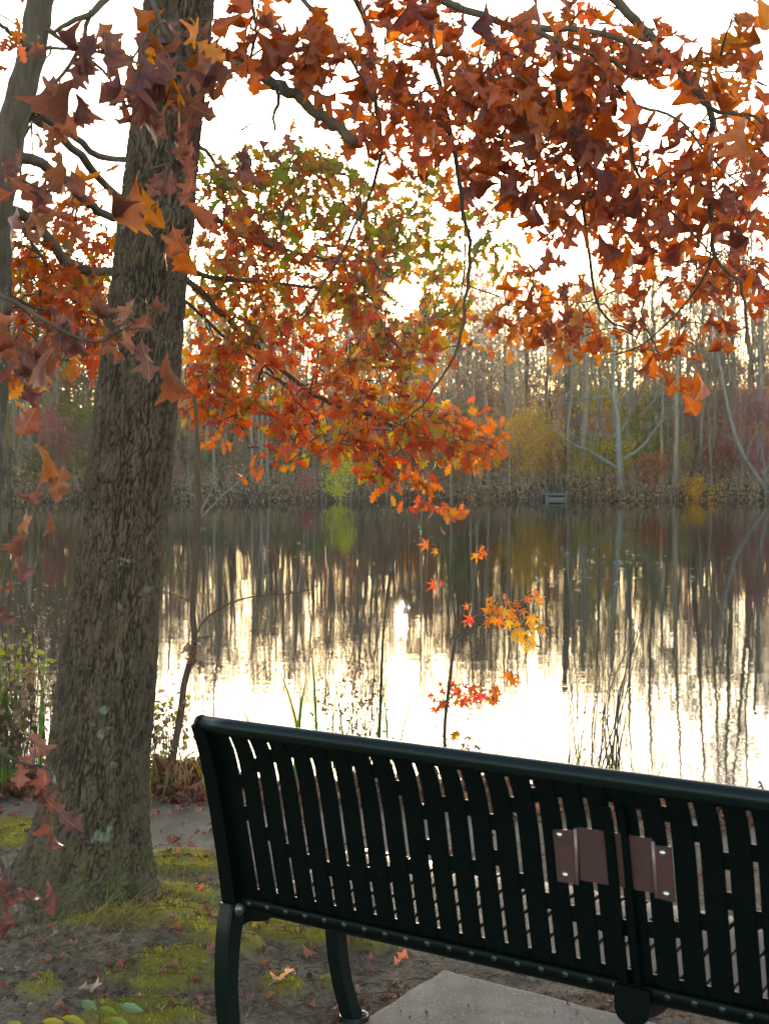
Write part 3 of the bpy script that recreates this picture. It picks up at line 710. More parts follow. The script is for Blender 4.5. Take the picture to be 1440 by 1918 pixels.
# sprays on the camera side of the trunk
B_([(372, -240, D_OAK), (330, -160, 3.7), (260, -60, 3.2), (170, 20, 3.0), (90, 60, 3.0)], .016, .004)
B_([(260, -60, 3.2), (300, 40, 3.1), (330, 110, 3.1), (310, 200, 3.1), (320, 300, 3.15), (290, 400, 3.2)], .006, .002)
B_([(170, 20, 3.0), (140, 110, 3.0), (60, 210, 3.0), (40, 330, 3.0), (70, 380, 3.0)], .005, .002)
B_([(85, 90, 3.0), (170, 95, 3.0), (230, 110, 3.0), (290, 125, 3.0)], .004, .002)
B_([(-80, 520, 3.0), (20, 560, 3.0), (100, 610, 3.0), (180, 640, 3.1), (240, 600, 3.2)], .006, .002)
B_([(-40, 430, 2.9), (-10, 700, 2.8), (10, 860, 2.7), (20, 1000, 2.7), (0, 1150, 2.7)], .005, .002)
B_([(-40, 1350, 2.5), (20, 1420, 2.5), (90, 1440, 2.6), (110, 1480, 2.6)], .004, .002)
B_([(-60, 1500, 2.3), (-10, 1580, 2.3), (10, 1650, 2.3)], .004, .002)

RUST = [(.22, .055, .020), (.18, .042, .02), (.26, .075, .022), (.14, .04, .024), (.30, .075, .018), (.20, .046, .022), (.13, .036, .022)]
def spray(blobs, skel, shapes, pal, hang, size, tw, r_tw=.0022, per=(3, 6), cf=1.0, jt=.02):
    out = []
    for bl in blobs:
        cx, cy, rx, ry, cnt, d0, d1 = bl[:7]; pl = bl[7] if len(bl) > 7 else pal
        left = int(round(cnt * cf)); sz_ = size * (.74 if d0 < 2.75 else 1)
        while left > 0:
            a_ = rng.random() * 2 * math.pi; q_ = math.sqrt(rng.random())
            c = W(cx + rx * q_ * math.cos(a_), cy + ry * q_ * math.sin(a_), d0 + (d1 - d0) * rng.random())
            p0, dist = skel.near_some(c)
            mid = (p0 + c) / 2 + (rng.random(3) - .5) * .25 * dist + np.array([0, 0, .12 * dist])
            tp = spline([p0, mid, c], 7); tw.tube(tp - skel.o, np.linspace(r_tw * 1.4, r_tw * .6, 7), 4, False); skel.P.append(tp[2:])
            tdir = (tp[-1] - tp[-2]); tdir /= np.linalg.norm(tdir) + 1e-9
            k = min(left, int(rng.integers(*per))); left -= k
            base = jit(pl[rng.integers(len(pl))], .2)
            for _ in range(k):
                rd = rng.normal(size=3); rd[1] *= .8; rd /= np.linalg.norm(rd)
                t_ = 1 - .55 * rng.random() ** 2; pos = tp[-1] + (tp[2] - tp[-1]) * (1 - t_) + rng.normal(size=3) * jt
                sx_, sy_, _d = to_px(pos)
                if math.hypot(sx_ - 755, sy_ - 553) < 40: continue
                d = tdir * .5 + rd * .9 + np.array([0, 0, -hang * (.6 + .8 * rng.random())])
                up = rng.normal(size=3) * .8 + np.array([0, -.25, .55])
                c_ = base if rng.random() < .6 else jit(pl[rng.integers(len(pl))], .25)
                out.append((pos, basis(d, up), sz_ * (.72 + .55 * rng.random()), int(rng.integers(len(shapes))), c_))
    return out
def split_leaves(tree, leaves, meshes, shapes, mat_s, n_parts, o):
    inf = []
    for i_, L_ in enumerate(leaves):
        px, py, d = to_px(L_[0] + L_[1][:, 0] * L_[2] * .5)
        ok = -20 < px < 1460 and -20 < py < 1930
        inf.append((-(L_[2] / d) if ok else 1, i_))
    order = [i_ for _, i_ in sorted(inf)]
    for i_ in order[:n_parts]: leaf_obj(meshes[leaves[i_][3]], leaves[i_], tree)
    rest = [(leaves[i_][0] - o,) + leaves[i_][1:] for i_ in order[n_parts:]]
    if rest: tag(link('foliage', foliage_mesh('foliage', shapes, rest, mat_s), tree), kind='stuff')
tw = MB()
WINE = [(.115, .045, .034), (.14, .05, .034), (.17, .065, .035), (.095, .038, .032)]
DULL = [(.075, .032, .028), (.10, .036, .028), (.12, .05, .04), (.085, .03, .026)]
BRIGHT = [(.28, .08, .02), (.24, .065, .02), (.20, .06, .02), (.32, .11, .02)]
near_blobs = [
    (470, 55, 70, 70, 26, 3.7, 4.0), (560, 60, 80, 80, 26, 3.7, 4.1), (650, 120, 80, 90, 34, 3.9, 4.8), (740, 60, 90, 80, 46, 4.0, 5.0), (700, 190, 60, 60, 40, 4.6, 5.4), (780, 190, 60, 60, 40, 4.6, 5.4),
    (860, 80, 100, 90, 50, 3.8, 4.8), (960, 110, 110, 80, 56, 3.7, 4.6), (1060, 90, 110, 80, 50, 3.7, 4.6), (1170, 45, 80, 60, 22, 3.8, 4.6), (1120, 150, 80, 60, 26, 3.7, 4.4), (1330, 130, 60, 70, 24, 3.7, 4.2, BRIGHT), (1410, 40, 50, 60, 10, 3.4, 3.8, BRIGHT), (1420, 190, 50, 60, 20, 4.2, 5.0),
    (880, 200, 70, 60, 30, 4.5, 5.2), (960, 200, 80, 50, 30, 4.0, 4.8), (1060, 200, 80, 60, 30, 4.0, 4.6), (1230, 90, 60, 60, 14, 3.9, 4.4),
    (980, 290, 90, 50, 38, 4.0, 4.7), (1090, 310, 100, 70, 56, 3.9, 4.7), (1200, 320, 80, 70, 36, 3.9, 4.6), (1300, 300, 70, 80, 34, 3.7, 4.4), (1395, 290, 50, 90, 30, 3.5, 4.3), (990, 375, 60, 40, 18, 4.2, 4.8), (1130, 390, 90, 40, 34, 4.0, 4.8), (1270, 400, 80, 50, 24, 4.0, 4.8), (1400, 390, 50, 60, 24, 3.8, 4.8),
    (900, 310, 40, 60, 14, 4.8, 5.6), (870, 270, 50, 40, 18, 4.8, 5.6), (820, 250, 50, 50, 14, 5, 6), (760, 270, 50, 40, 10, 5.2, 6), (930, 360, 50, 30, 12, 5, 6),
    (1050, 560, 90, 50, 44, 5.0, 6.2, BRIGHT + RUST), (950, 580, 60, 50, 26, 5.2, 6.4, BRIGHT + RUST), (1190, 480, 90, 50, 26, 4.8, 5.6), (1300, 480, 70, 60, 40, 4.8, 6.0), (1400, 480, 50, 70, 34, 4.8, 6.0), (1230, 610, 50, 70, 24, 4.8, 5.6, BRIGHT + RUST), (1250, 690, 26, 26, 10, 4.8, 5.2, BRIGHT), (1120, 610, 60, 40, 20, 4.8, 5.6, BRIGHT + RUST), (1370, 560, 60, 30, 12, 4.8, 5.6), (1050, 430, 60, 30, 10, 4.8, 5.6), (1010, 490, 60, 30, 10, 5, 6), (1330, 610, 40, 40, 5, 4.8, 5.4, BRIGHT),
    (160, 80, 60, 45, 9, 2.9, 3.2, WINE), (200, 110, 40, 40, 5, 2.9, 3.2, WINE), (260, 165, 40, 50, 8, 3.0, 3.3, WINE), (310, 170, 50, 55, 12, 3.0, 3.3, WINE), (350, 40, 50, 40, 9, 3.0, 3.3, WINE + BRIGHT), (300, 20, 40, 20, 4, 3.0, 3.2, WINE), (370, 170, 20, 40, 4, 3.1, 3.3, WINE), (100, 235, 30, 40, 3, 2.9, 3.1, WINE),
    (60, 230, 30, 30, 3, 2.9, 3.1, WINE), (320, 310, 25, 45, 5, 3.1, 3.3, WINE), (270, 330, 30, 30, 3, 3.1, 3.3, BRIGHT), (290, 400, 30, 30, 5, 3.1, 3.3, WINE + BRIGHT), (70, 335, 35, 30, 4, 2.9, 3.1, WINE), (115, 370, 30, 25, 4, 2.9, 3.1, WINE), (180, 220, 20, 30, 2, 2.9, 3.1, WINE),
    (240, 590, 30, 40, 6, 3.1, 3.3, WINE), (310, 620, 15, 30, 2, 3.1, 3.3, WINE), (110, 630, 60, 40, 12, 2.9, 3.2, WINE), (40, 610, 40, 40, 8, 2.9, 3.1, WINE), (110, 700, 30, 30, 3, 2.9, 3.1, WINE), (20, 860, 15, 30, 2, 2.6, 2.8, WINE), (10, 900, 25, 20, 3, 2.6, 2.8, WINE), (20, 970, 20, 15, 3, 2.6, 2.8, WINE), (5, 1110, 12, 40, 3, 2.6, 2.8, WINE),
    (40, 1420, 35, 30, 4, 2.4, 2.7, DULL), (95, 1460, 22, 30, 4, 2.4, 2.7, DULL), (15, 1600, 20, 40, 4, 2.2, 2.4, DULL), (8, 1680, 20, 30, 2, 2.2, 2.4, DULL), (20, 300, 20, 60, 3, 2.9, 3.1, WINE), (455, 240, 18, 14, 2, 3.9, 4.1, WINE), (505, 255, 18, 14, 2, 3.9, 4.1, WINE), (80, 120, 30, 40, 2, 2.9, 3.1, WINE),
]
NL = spray(near_blobs, near, NEAR_SH, RUST, 1.15, .101, tw, cf=.95, per=(2, 5), jt=.033)
tag(tw.build('twigs', M['twig'], oak), kind='stuff')
split_leaves(oak, NL, LEAF_ME, NEAR_SH, M['leaf_s'], 300, root)

# ------------------------------------------------------------------ the slender oak at the left edge, whose turning leaves hang over the water
D2 = 5.4
base2 = W(-70, 1540, D2); base2[2] = hz(base2[0], base2[1]) - .05
oak2 = empty('oak_tree', base2, 'slender oak at the left edge whose orange and green leaves spread over the pond', 'tree')
q = MB()
tp = [W(a_, b_, D2) for a_, b_ in ((90, -80), (76, 0), (60, 100), (33, 200), (10, 300), (-4, 400), (-8, 500), (-12, 600), (-18, 720), (-28, 900), (-45, 1150), (-65, 1400))][::-1]
P = spline([base2] + tp + [W(130, -500, D2), W(200, -1100, D2)], 160)
rt = np.interp(P[:, 2], [0, 2.0, 3.2, 5.5], [.085, .062, .048, .02]) * (1 + .05 * np.sin(np.arange(160) * .9) + .05 * (rng.random(160) - .5))
q.tube(P - base2, rt, 22); q.dome(W(8, 575, D2 - .05) - base2, (1, -1, 0), .035, .03); q.build('trunk', M['oak2'], oak2)
mid = Skel(); mid.o = base2; mid.tree = oak2; B_ = mid.add
B_([(15, 285, 5.45), (100, 322, 5.7), (160, 375, 5.9), (215, 405, 6.1), (365, 392, 6.6), (430, 430, 6.9), (520, 465, 7.1), (640, 490, 7.3), (740, 480, 7.5)], .024, .005, n_=36)
B_([(45, 150, 5.45), (60, 220, 5.6), (130, 250, 5.8), (215, 300, 6.2), (365, 275, 6.8), (430, 325, 7), (560, 315, 7.4), (660, 330, 7.8)], .020, .004, n_=34)
B_([(40, 170, 5.45), (130, 270, 5.8), (215, 360, 6.2), (350, 500, 6.6), (420, 522, 6.8), (500, 530, 7.0), (640, 548, 7.3), (740, 590, 7.5)], .020, .004, n_=34)
B_([(0, 380, 5.45), (70, 420, 5.6), (140, 500, 5.8), (240, 510, 6.2), (345, 520, 6.6), (420, 592, 6.8), (500, 665, 7.0), (580, 735, 7.2), (640, 763, 7.3), (720, 790, 7.5), (830, 840, 7.8), (900, 850, 8)], .024, .004, n_=44)
B_([(345, 560, 6.7), (430, 640, 7), (500, 690, 7.2), (560, 750, 7.3), (600, 800, 7.4)], .009, .003)
B_([(500, 665, 7.0), (470, 750, 7.1), (440, 800, 7.2)], .006, .002)
B_([(-5, 360, 5.45), (40, 420, 5.5), (70, 470, 5.6), (110, 520, 5.8), (200, 575, 6.0)], .010, .003)
B_([(0, 540, 5.45), (60, 575, 5.6), (140, 590, 5.8), (190, 600, 5.9)], .008, .003)
B_([(430, 430, 6.9), (480, 500, 7.0), (490, 560, 7.1), (540, 640, 7.2)], .006, .002)
B_([(640, 490, 7.3), (720, 420, 7.6), (800, 400, 7.8), (900, 460, 8.0)], .005, .002)
B_([(720, 790, 7.5), (760, 830, 7.6), (790, 900, 7.7), (800, 930, 7.7)], .004, .002)
B_([(95, 60, 5.4), (200, 140, 5.7), (215, 200, 5.9)], .008, .003)
B_([(60, 100, 5.4), (20, 60, 5.2), (-60, 0, 5.0)], .010, .005)
GREEN = [(.08, .10, .014), (.11, .115, .015), (.15, .085, .015), (.07, .08, .014), (.18, .085, .015)]
REDGR = [(.20, .042, .014), (.14, .06, .014), (.10, .09, .014), (.23, .06, .014), (.16, .036, .014)]
ORANGE = [(.28, .062, .012), (.29, .080, .013), (.25, .045, .014), (.30, .12, .014), (.27, .052, .014), (.17, .12, .016), (.27, .034, .014), (.20, .036, .016)]
YELO = [(.34, .18, .015), (.29, .10, .015), (.20, .155, .018), (.30, .10, .014)]
mid_blobs = [
    (420, 335, 55, 45, 34, 6.6, 7.4, GREEN + REDGR), (520, 320, 100, 42, 80, 6.8, 8.0, GREEN + REDGR), (610, 345, 80, 60, 62, 7.0, 8.2, GREEN + REDGR), (700, 400, 80, 60, 56, 7.2, 8.4, GREEN + REDGR), (560, 415, 130, 60, 100, 6.6, 8.0, REDGR + GREEN), (430, 450, 75, 80, 76, 6.4, 7.4, REDGR + ORANGE), (610, 530, 140, 70, 120, 6.6, 8.0, REDGR + ORANGE),
    (450, 580, 90, 70, 90, 6.6, 7.6, ORANGE + REDGR), (720, 600, 80, 70, 60, 7.0, 8.2, YELO + REDGR + GREEN), (560, 670, 140, 70, 120, 6.8, 7.8, ORANGE), (395, 690, 60, 80, 64, 6.6, 7.4, ORANGE), (700, 690, 80, 60, 60, 7.0, 8.0, ORANGE + YELO), (760, 790, 90, 60, 96, 7.2, 8.0, ORANGE + YELO), (620, 790, 120, 55, 90, 7.0, 7.8, ORANGE),
    (480, 770, 80, 45, 36, 6.8, 7.4, ORANGE), (860, 820, 70, 45, 60, 7.4, 8.2, ORANGE), (740, 870, 70, 45, 52, 7.3, 8.0, ORANGE), (800, 935, 24, 22, 10, 7.5, 7.9, ORANGE), (840, 955, 12, 10, 4, 7.6, 7.9, BRIGHT), (375, 790, 40, 40, 8, 6.7, 7.2, BRIGHT), (520, 850, 60, 20, 10, 7, 7.6, ORANGE),
    (700, 520, 90, 60, 40, 7.2, 8.2, GREEN + YELO), (840, 620, 50, 60, 24, 7.4, 8.4, YELO + REDGR), (690, 545, 45, 60, 44, 7.0, 8.2, YELO + ORANGE + GREEN), (825, 560, 38, 55, 44, 7.2, 8.4, YELO + GREEN), (755, 462, 80, 36, 44, 7.2, 8.4, GREEN + YELO), (755, 632, 80, 34, 44, 7.0, 8.2, YELO + ORANGE), (920, 420, 50, 50, 14, 7.6, 8.6, GREEN), (790, 340, 60, 40, 30, 7.4, 8.4, GREEN), (880, 410, 40, 60, 22, 7.6, 8.6, GREEN), (960, 500, 50, 35, 16, 7.8, 8.6, GREEN + YELO), (820, 470, 50, 50, 26, 7.4, 8.4, GREEN + YELO), (870, 560, 40, 40, 14, 7.6, 8.4, YELO + GREEN), (780, 660, 50, 50, 26, 7.2, 8.2, YELO + GREEN), (910, 840, 30, 24, 14, 7.6, 8.2, BRIGHT),
    (150, 430, 60, 45, 32, 5.8, 6.4, ORANGE + REDGR), (100, 520, 80, 60, 74, 5.6, 6.2, ORANGE), (160, 590, 50, 60, 46, 5.8, 6.4, ORANGE), (60, 600, 60, 60, 46, 5.5, 6.2, ORANGE), (60, 680, 50, 25, 14, 5.5, 6.0, BRIGHT), (40, 460, 40, 40, 14, 5.5, 6.0, REDGR), (190, 500, 30, 60, 22, 5.9, 6.3, ORANGE), (120, 650, 60, 40, 26, 5.6, 6.2, ORANGE),
    (30, 60, 40, 50, 6, 5.0, 5.6, REDGR + RUST), (200, 120, 20, 30, 3, 5.6, 5.9, REDGR), (170, 340, 40, 30, 5, 5.8, 6.2, BRIGHT),
]
tw = MB()
ML = spray(mid_blobs, mid, MID_SH, ORANGE, .45, .094, tw, r_tw=.003, per=(2, 6), cf=2.0, jt=.045)
tag(tw.build('twigs', M['twig'], oak2), kind='stuff')
split_leaves(oak2, ML, MLEAF_ME, MID_SH, M['mleaf_s'], 300, base2)

# ------------------------------------------------------------------ woods across the pond
def bare_tree(seed, H, r0, fork=.35, spread=.5, lean=0.05, dens=1.0):
    r = np.random.default_rng(seed); trunk = MB(); crown = MB()
    n_ = 16; z = np.linspace(0, H, n_); wob = np.cumsum(r.normal(size=(n_, 2)) * .055 * H / 15, axis=0); wob -= wob[0]
    P = np.column_stack([wob[:, 0] + lean * z * r.normal(), wob[:, 1] + lean * z * r.normal(), z])
    rad = r0 * (1 - .80 * (z / H)) * (1 + .35 * np.exp(-z / .5)); trunk.tube(P, rad, 6, False)
    nb = int((16 + r.integers(8)) * dens)
    for k in range(nb):
        f = fork + (1 - fork) * (k + r.random()) / nb; i_ = f * (n_ - 1); a_ = int(min(i_, n_ - 2)); p = P[a_] + (P[a_ + 1] - P[a_]) * (i_ - a_)
        L_ = H * (.10 + .22 * (1 - f)) * (.6 + .8 * r.random()); az = r.random() * 6.283; el = .5 + .6 * r.random()
        d = np.array([math.cos(az) * math.cos(el), math.sin(az) * math.cos(el), math.sin(el)]); rb = max(.022, r0 * (1 - .8 * f) * .42)
        pts = [p]; 
        for s in range(4): d = d + r.normal(size=3) * .16 + np.array([0, 0, .10]); d /= np.linalg.norm(d); pts.append(pts[-1] + d * L_ / 4)
        crown.tube(pts, np.linspace(rb, .014, 5), 4, False)
        for s in range(int(5 * dens) + 1):
            t_ = .2 + .8 * r.random(); j = min(int(t_ * 4), 3); q_ = pts[j] + (pts[j + 1] - pts[j]) * (t_ * 4 - j)
            e = d + r.normal(size=3) * .6 + np.array([0, 0, .15]); e /= np.linalg.norm(e); l_ = L_ * (.2 + .35 * r.random())
            q2 = q_ + e * l_ * .5 + r.normal(size=3) * .05; q3 = q2 + (e + r.normal(size=3) * .35) * l_ * .5
            crown.tube([q_, q2, q3], [.017, .014, .008], 3, False)
            for u_ in range(2):
                e2 = e + r.normal(size=3) * .7; e2 /= np.linalg.norm(e2); crown.tube([q2, q2 + e2 * l_ * .45], [.013, .008], 3, False)
    return trunk.mesh('trunk', M['far']), crown.mesh('crown', M['far'])
PROTO = [bare_tree(100 + i, H, r_, fk, .5, .03, dn) for i, (H, r_, fk, dn) in enumerate([(15, .13, .45, 1), (16, .16, .4, 1), (14, .10, .5, .9), (17, .18, .45, 1.1), (12, .09, .35, 1), (15, .12, .6, .8), (18, .2, .5, 1), (13, .08, .3, .9), (16, .14, .55, .9), (14, .12, .4, 1.1)])]
def landmark(x, y):
    px = CX + F * x / y
    for lim, t in ((130, 'left of the big oak trunk'), (335, 'behind the big oak trunk'), (450, 'just right of the big oak trunk'), (560, 'above the short white trunk'), (720, 'above the yellow-green bush'), (840, 'under the low sun'), (930, 'right of the low sun'), (1030, 'behind the golden tree beside dock'), (1110, 'by the dark straight trunk'), (1245, 'behind the pale spreading tree'), (1360, 'above the golden orange bush')):
        if px < lim: return t
    return 'at the right end of bank'
WOODS = 'leafless trees of the woods across the pond'
def far_tree(x, y, s, rz, k, hs=1.0):
    row = 'front row' if y < 80 else 'second row' if y < 100 else 'middle' if y < 128 else 'rear'
    o = empty('bare_tree', (x, y, hz(x, y) - .15), '%s leafless tree in %s of far woods, %s' % ('sturdy' if [.13, .16, .10, .18, .09, .12, .2, .08, .14, .12][k] > .125 else 'slim', row, landmark(x, y)), 'tree', WOODS, rz)
    o.scale = (s, s, s * hs)
    link('trunk', PROTO[k][0], o); link('crown', PROTO[k][1], o); return o
ntree = 0
for yr0, yr1, cnt, ang in ((71.5, 79, 66, .118), (79, 100, 78, .130), (100, 132, 72, .138), (132, 175, 64, .142)):
    for i_ in range(cnt):
        y = yr0 + (yr1 - yr0) * rng.random(); half = y * 800 / F
        x = -half + 2 * half * ((i_ + rng.random()) / cnt)
        k = int(rng.integers(len(PROTO))); target = y * ang * (.72 + .34 * rng.random()) + EYE - hz(x, y)
        az = math.degrees(math.atan2(x, y))
        if abs(az - SUN_AZ) < .7: target *= .80
        Hk = [15, 16, 14, 17, 12, 15, 18, 13, 16, 14][k]
        far_tree(x, y, target / Hk, rng.random() * 6.28, k, 1.0); ntree += 1
for px, y, ang, k in ((1180, 74, .175, 3), (1215, 80, .19, 1), (1262, 73, .18, 6), (1300, 78, .20, 1), (1335, 75, .19, 4), (1362, 82, .205, 3), (1395, 74, .20, 8), (1425, 79, .21, 6), (1450, 73, .2, 1), (1050, 77, .16, 8), (985, 82, .155, 2), (60, 74, .18, 3), (110, 79, .175, 1), (420, 78, .155, 8), (385, 74, .15, 4), (20, 72, .18, 6), (560, 80, .15, 4), (1130, 84, .17, 2)):
    x = (px - CX) / F * y; far_tree(x, y, (y * ang + EYE - hz(x, y)) / [15, 16, 14, 17, 12, 15, 18, 13, 16, 14][k], rng.random() * 6.28, k)
# rows behind and to the sides: a mass nobody could count
q = MB()
def add_mesh(mb, me, M4):
    V = np.empty(len(me.vertices) * 3, np.float32); me.vertices.foreach_get('co', V); V = V.reshape(-1, 3) @ M4[:3, :3].T + M4[:3, 3]
    L_ = np.empty(len(me.loops), np.int32); me.loops.foreach_get('vertex_index', L_)
    mb.add(V, L_.reshape(-1, 4))
LIGHT = [bare_tree(300 + i, 15, .12, .4, .5, .03, .45) for i in range(3)]
for i_ in range(240):
    if i_ < 130: y = 175 + 50 * rng.random(); x = (rng.random() * 2 - 1) * y * .36
    else:
        y = 74 + 90 * rng.random(); x = (1 if rng.random() < .5 else -1) * y * (.31 + .35 * rng.random())
    s = (y * .132 * (.75 + .3 * rng.random()) + EYE - hz(x, y)) / 15; a_ = rng.random() * 6.28
    az = math.degrees(math.atan2(x, y))
    if abs(az - SUN_AZ) < .7: s *= .72
    M4 = np.eye(4); M4[:3, :3] = np.array([[math.cos(a_), -math.sin(a_), 0], [math.sin(a_), math.cos(a_), 0], [0, 0, 1]]) * s; M4[:3, 3] = (x, y, hz(x, y) - .1)
    for me_ in LIGHT[i_ % 3]:
        add_mesh(q, me_, M4)
tag(q.build('distant_woods', M['far']), 'mass of thin bare trunks behind the woods across the pond', 'woods', kind='stuff')

# understory shrubs and small leafy trees
def shrub(seed, H, wd, nl, ls, stems=7):
    r = np.random.default_rng(seed); st = MB(); L_ = []
    for k in range(stems):
        az = r.random() * 6.283; o = np.array([math.cos(az), math.sin(az), 0]) * wd * .5 * r.random(); p0 = o * .25; p1 = np.array([o[0], o[1], H * (.65 + .35 * r.random())])
        P = spline([p0, p0 * .5 + p1 * .5 + r.normal(size=3) * .12 * wd, p1], 7); st.tube(P, np.linspace(.028, .008, 7) * H / 4 + .004, 4, False)
        for b_ in range(7):
            i_ = int(r.integers(2, 7)); e = r.normal(size=3) * np.array([1, 1, .5]) + np.array([0, 0, .5]); e /= np.linalg.norm(e); l_ = wd * (.15 + .25 * r.random())
            q1 = P[i_] + e * l_; st.tube([P[i_], (P[i_] + q1) / 2 + r.normal(size=3) * .04, q1], [.012, .009, .005], 3, False)
            for _ in range(nl // (stems * 7)):
                t_ = r.random(); pos = P[i_] + (q1 - P[i_]) * t_ + r.normal(size=3) * .07 * wd; d = r.normal(size=3)
                L_.append((pos, basis(d, r.normal(size=3)), ls * (.6 + .8 * r.random()), 0, (0.5, .5, .5)))
    return st.mesh('stem', M['far']), foliage_mesh('foliage', FAR_SH, L_, M['fleaf'])
SHR = [shrub(500 + i, H, wd, int(nl * 1.8), ls * 1.05, st) for i, (H, wd, nl, ls, st) in enumerate([(5.0, 3.2, 900, .15, 8), (6.0, 3.0, 700, .14, 7), (3.6, 3.0, 900, .14, 9), (4.4, 3.4, 600, .15, 8), (2.4, 3.0, 800, .13, 9), (7.0, 3.6, 900, .15, 7)])]
HUES = {'rust brown': [(.38, .16, .05), (.42, .18, .06), (.32, .14, .05)], 'dull red': [(.32, .115, .10), (.33, .14, .145), (.30, .10, .08)], 'olive green': [(.15, .16, .045), (.19, .18, .05), (.13, .14, .045)], 'faded yellow': [(.42, .30, .05), (.45, .29, .05), (.36, .28, .06)], 'orange': [(.44, .18, .045), (.40, .17, .05)], 'grey brown': [(.22, .16, .11), (.25, .18, .125), (.2, .15, .105)]}
def put_shrub(x, y, k, hue, s, lab=None, grp=True, hs=1.0, colour=None):
    o = empty('shrub', (x, y, hz(x, y) - .1), lab or '%s %s shrub %s far woods, %s' % ('tall' if k in (1, 5, 0) else 'low', hue, 'fronting the' if y < 82 else 'deep in', landmark(x, y)), 'shrub', ('%s shrubs across the pond' % hue) if grp else None, rng.random() * 6.28)
    o.scale = (s, s, s * hs)
    a_ = link('stem', SHR[k][0], o); f = link('foliage', SHR[k][1], o); f.color = (*(colour or jit(HUES[hue][rng.integers(len(HUES[hue]))], .2)), 1); return o
def hue_for(x, y):
    px = CX + F * x / y; u_ = rng.random()
    if px > 1250: c_ = ['dull red'] * 4 + ['rust brown', 'grey brown', 'grey brown', 'orange']
    elif px > 900: c_ = ['rust brown', 'dull red', 'faded yellow', 'olive green', 'grey brown', 'grey brown', 'orange', 'faded yellow']
    elif px > 500: c_ = ['rust brown', 'olive green', 'grey brown', 'dull red', 'grey brown', 'rust brown']
    else: c_ = ['olive green', 'olive green', 'grey brown', 'olive green', 'grey brown', 'rust brown', 'dull red']
    return c_[int(u_ * len(c_))]
for i_ in range(84):
    y = far_edge(0) + 3 + 9 * rng.random(); half = y * 800 / F; x = -half + 2 * half * (i_ + rng.random()) / 84
    put_shrub(x, float(far_edge(x)) + 2.5 + 8 * rng.random(), int(rng.choice([0, 2, 3, 4, 4, 2])), hue_for(x, y), .5 + .55 * rng.random())
for i_ in range(150):
    y = 84 + 60 * rng.random(); half = y * 800 / F; x = -half + 2 * half * (i_ + rng.random()) / 150
    put_shrub(x, y, int(rng.choice([0, 1, 5, 5, 1])), hue_for(x, y), .8 + 1.1 * rng.random() ** 1.6)
def at_shore(px, back=1.5):
    y = SHORE_FAR
    for _ in range(6): y = float(far_edge((px - CX) / F * y)) + back
    return (px - CX) / F * y, y
for px, bk, k, s_, hs_, c_, lab in (
    (638, -.4, 2, .70, 1.0, (.50, .48, .03), 'bright yellow-green bush at the waterline, mirrored in the pond'),
    (985, .6, 0, .85, 1.0, (.50, .29, .04), 'golden leafed young tree beside the small dock'),
    (1300, -.4, 4, .66, .9, (.60, .30, .03), 'low golden orange bush at the water edge, right of the pale spreading tree'),
    (1220, .8, 4, .75, 1.0, (.36, .13, .07), 'low russet bush at the foot of the pale spreading tree'),
    (1105, 1.2, 3, .62, 1.0, (.30, .29, .05), 'yellow-olive bush between the dark trunk and the pale spreading tree'),
    (1410, 1.5, 0, 1.0, 1.0, (.27, .12, .125), 'pinkish red leafy bush at the right end of the far bank'),
    (575, .2, 4, .40, 1.0, (.40, .12, .13), 'small pink-red bush just left of the yellow-green bush'),
    (860, .8, 4, .5, 1.0, (.27, .13, .06), 'low russet bush on the far bank below the hanging oak branch')):
    x, y = at_shore(px, bk); put_shrub(x, y, k, 'orange', s_, lab, False, hs_, c_)

# tangled growth on the far bank and the leaf floor of the woods
NG = 30000; L_ = []; bu = rng.random(NG); bx = (rng.random(NG) * 2 - 1) * 24; by = far_edge(bx) - .75 + bu ** 1.9 * 14; bz_ = height(bx, by); bpx = CX + F * bx / by
keep_ = ~((by < far_edge(bx) + 1.2) & ((np.abs(bpx - 638) < 42) | (np.abs(bpx - 1300) < 36) | (np.abs(bpx - 1037) < 24)))
for i_ in np.nonzero(keep_)[0]:
    u_, x, y = bu[i_], bx[i_], by[i_]
    c_ = [(.36, .20, .11), (.42, .27, .15), (.28, .18, .11), (.42, .32, .15), (.24, .22, .08), (.36, .16, .11)][rng.integers(6)]
    z = max(bz_[i_], WATER) + abs(rng.normal()) * (.6 if u_ < .4 else .9) * (.4 + 1.2 * float(_hash(np.array([int(x * .8 + 999)]), np.array([3]), np.array([1]), 5)[0]))
    L_.append((np.array([x, y, z]), basis(rng.normal(size=3), rng.normal(size=3)), .06 + .10 * rng.random(), 0, jit(c_, .3)))
tag(link('bank_growth', foliage_mesh('bank_growth', FAR_SH, L_, M['fleaf_a'])), 'dry tangled growth along the far bank of the pond', 'undergrowth', kind='stuff')
q = MB(); bx = (rng.random(2600) * 2 - 1) * 24; by = far_edge(bx) - .6 + 9 * rng.random(2600) ** 1.9; bz_ = height(bx, by) - .05
for i_ in range(2600):
    x, y, z = bx[i_], by[i_], bz_[i_]
    d = rng.normal(size=3) * .35 + np.array([0, 0, 1]); l_ = .5 + 1.6 * rng.random(); p1 = np.array([x, y, z]) + d * l_ * .5; q.tube([(x, y, z), p1, p1 + (d + rng.normal(size=3) * .4) * l_ * .5], [.012, .009, .004], 3, False)
tag(q.build('brush_stems', M['far']), 'dry upright brush stems along the far bank', 'undergrowth', kind='stuff')

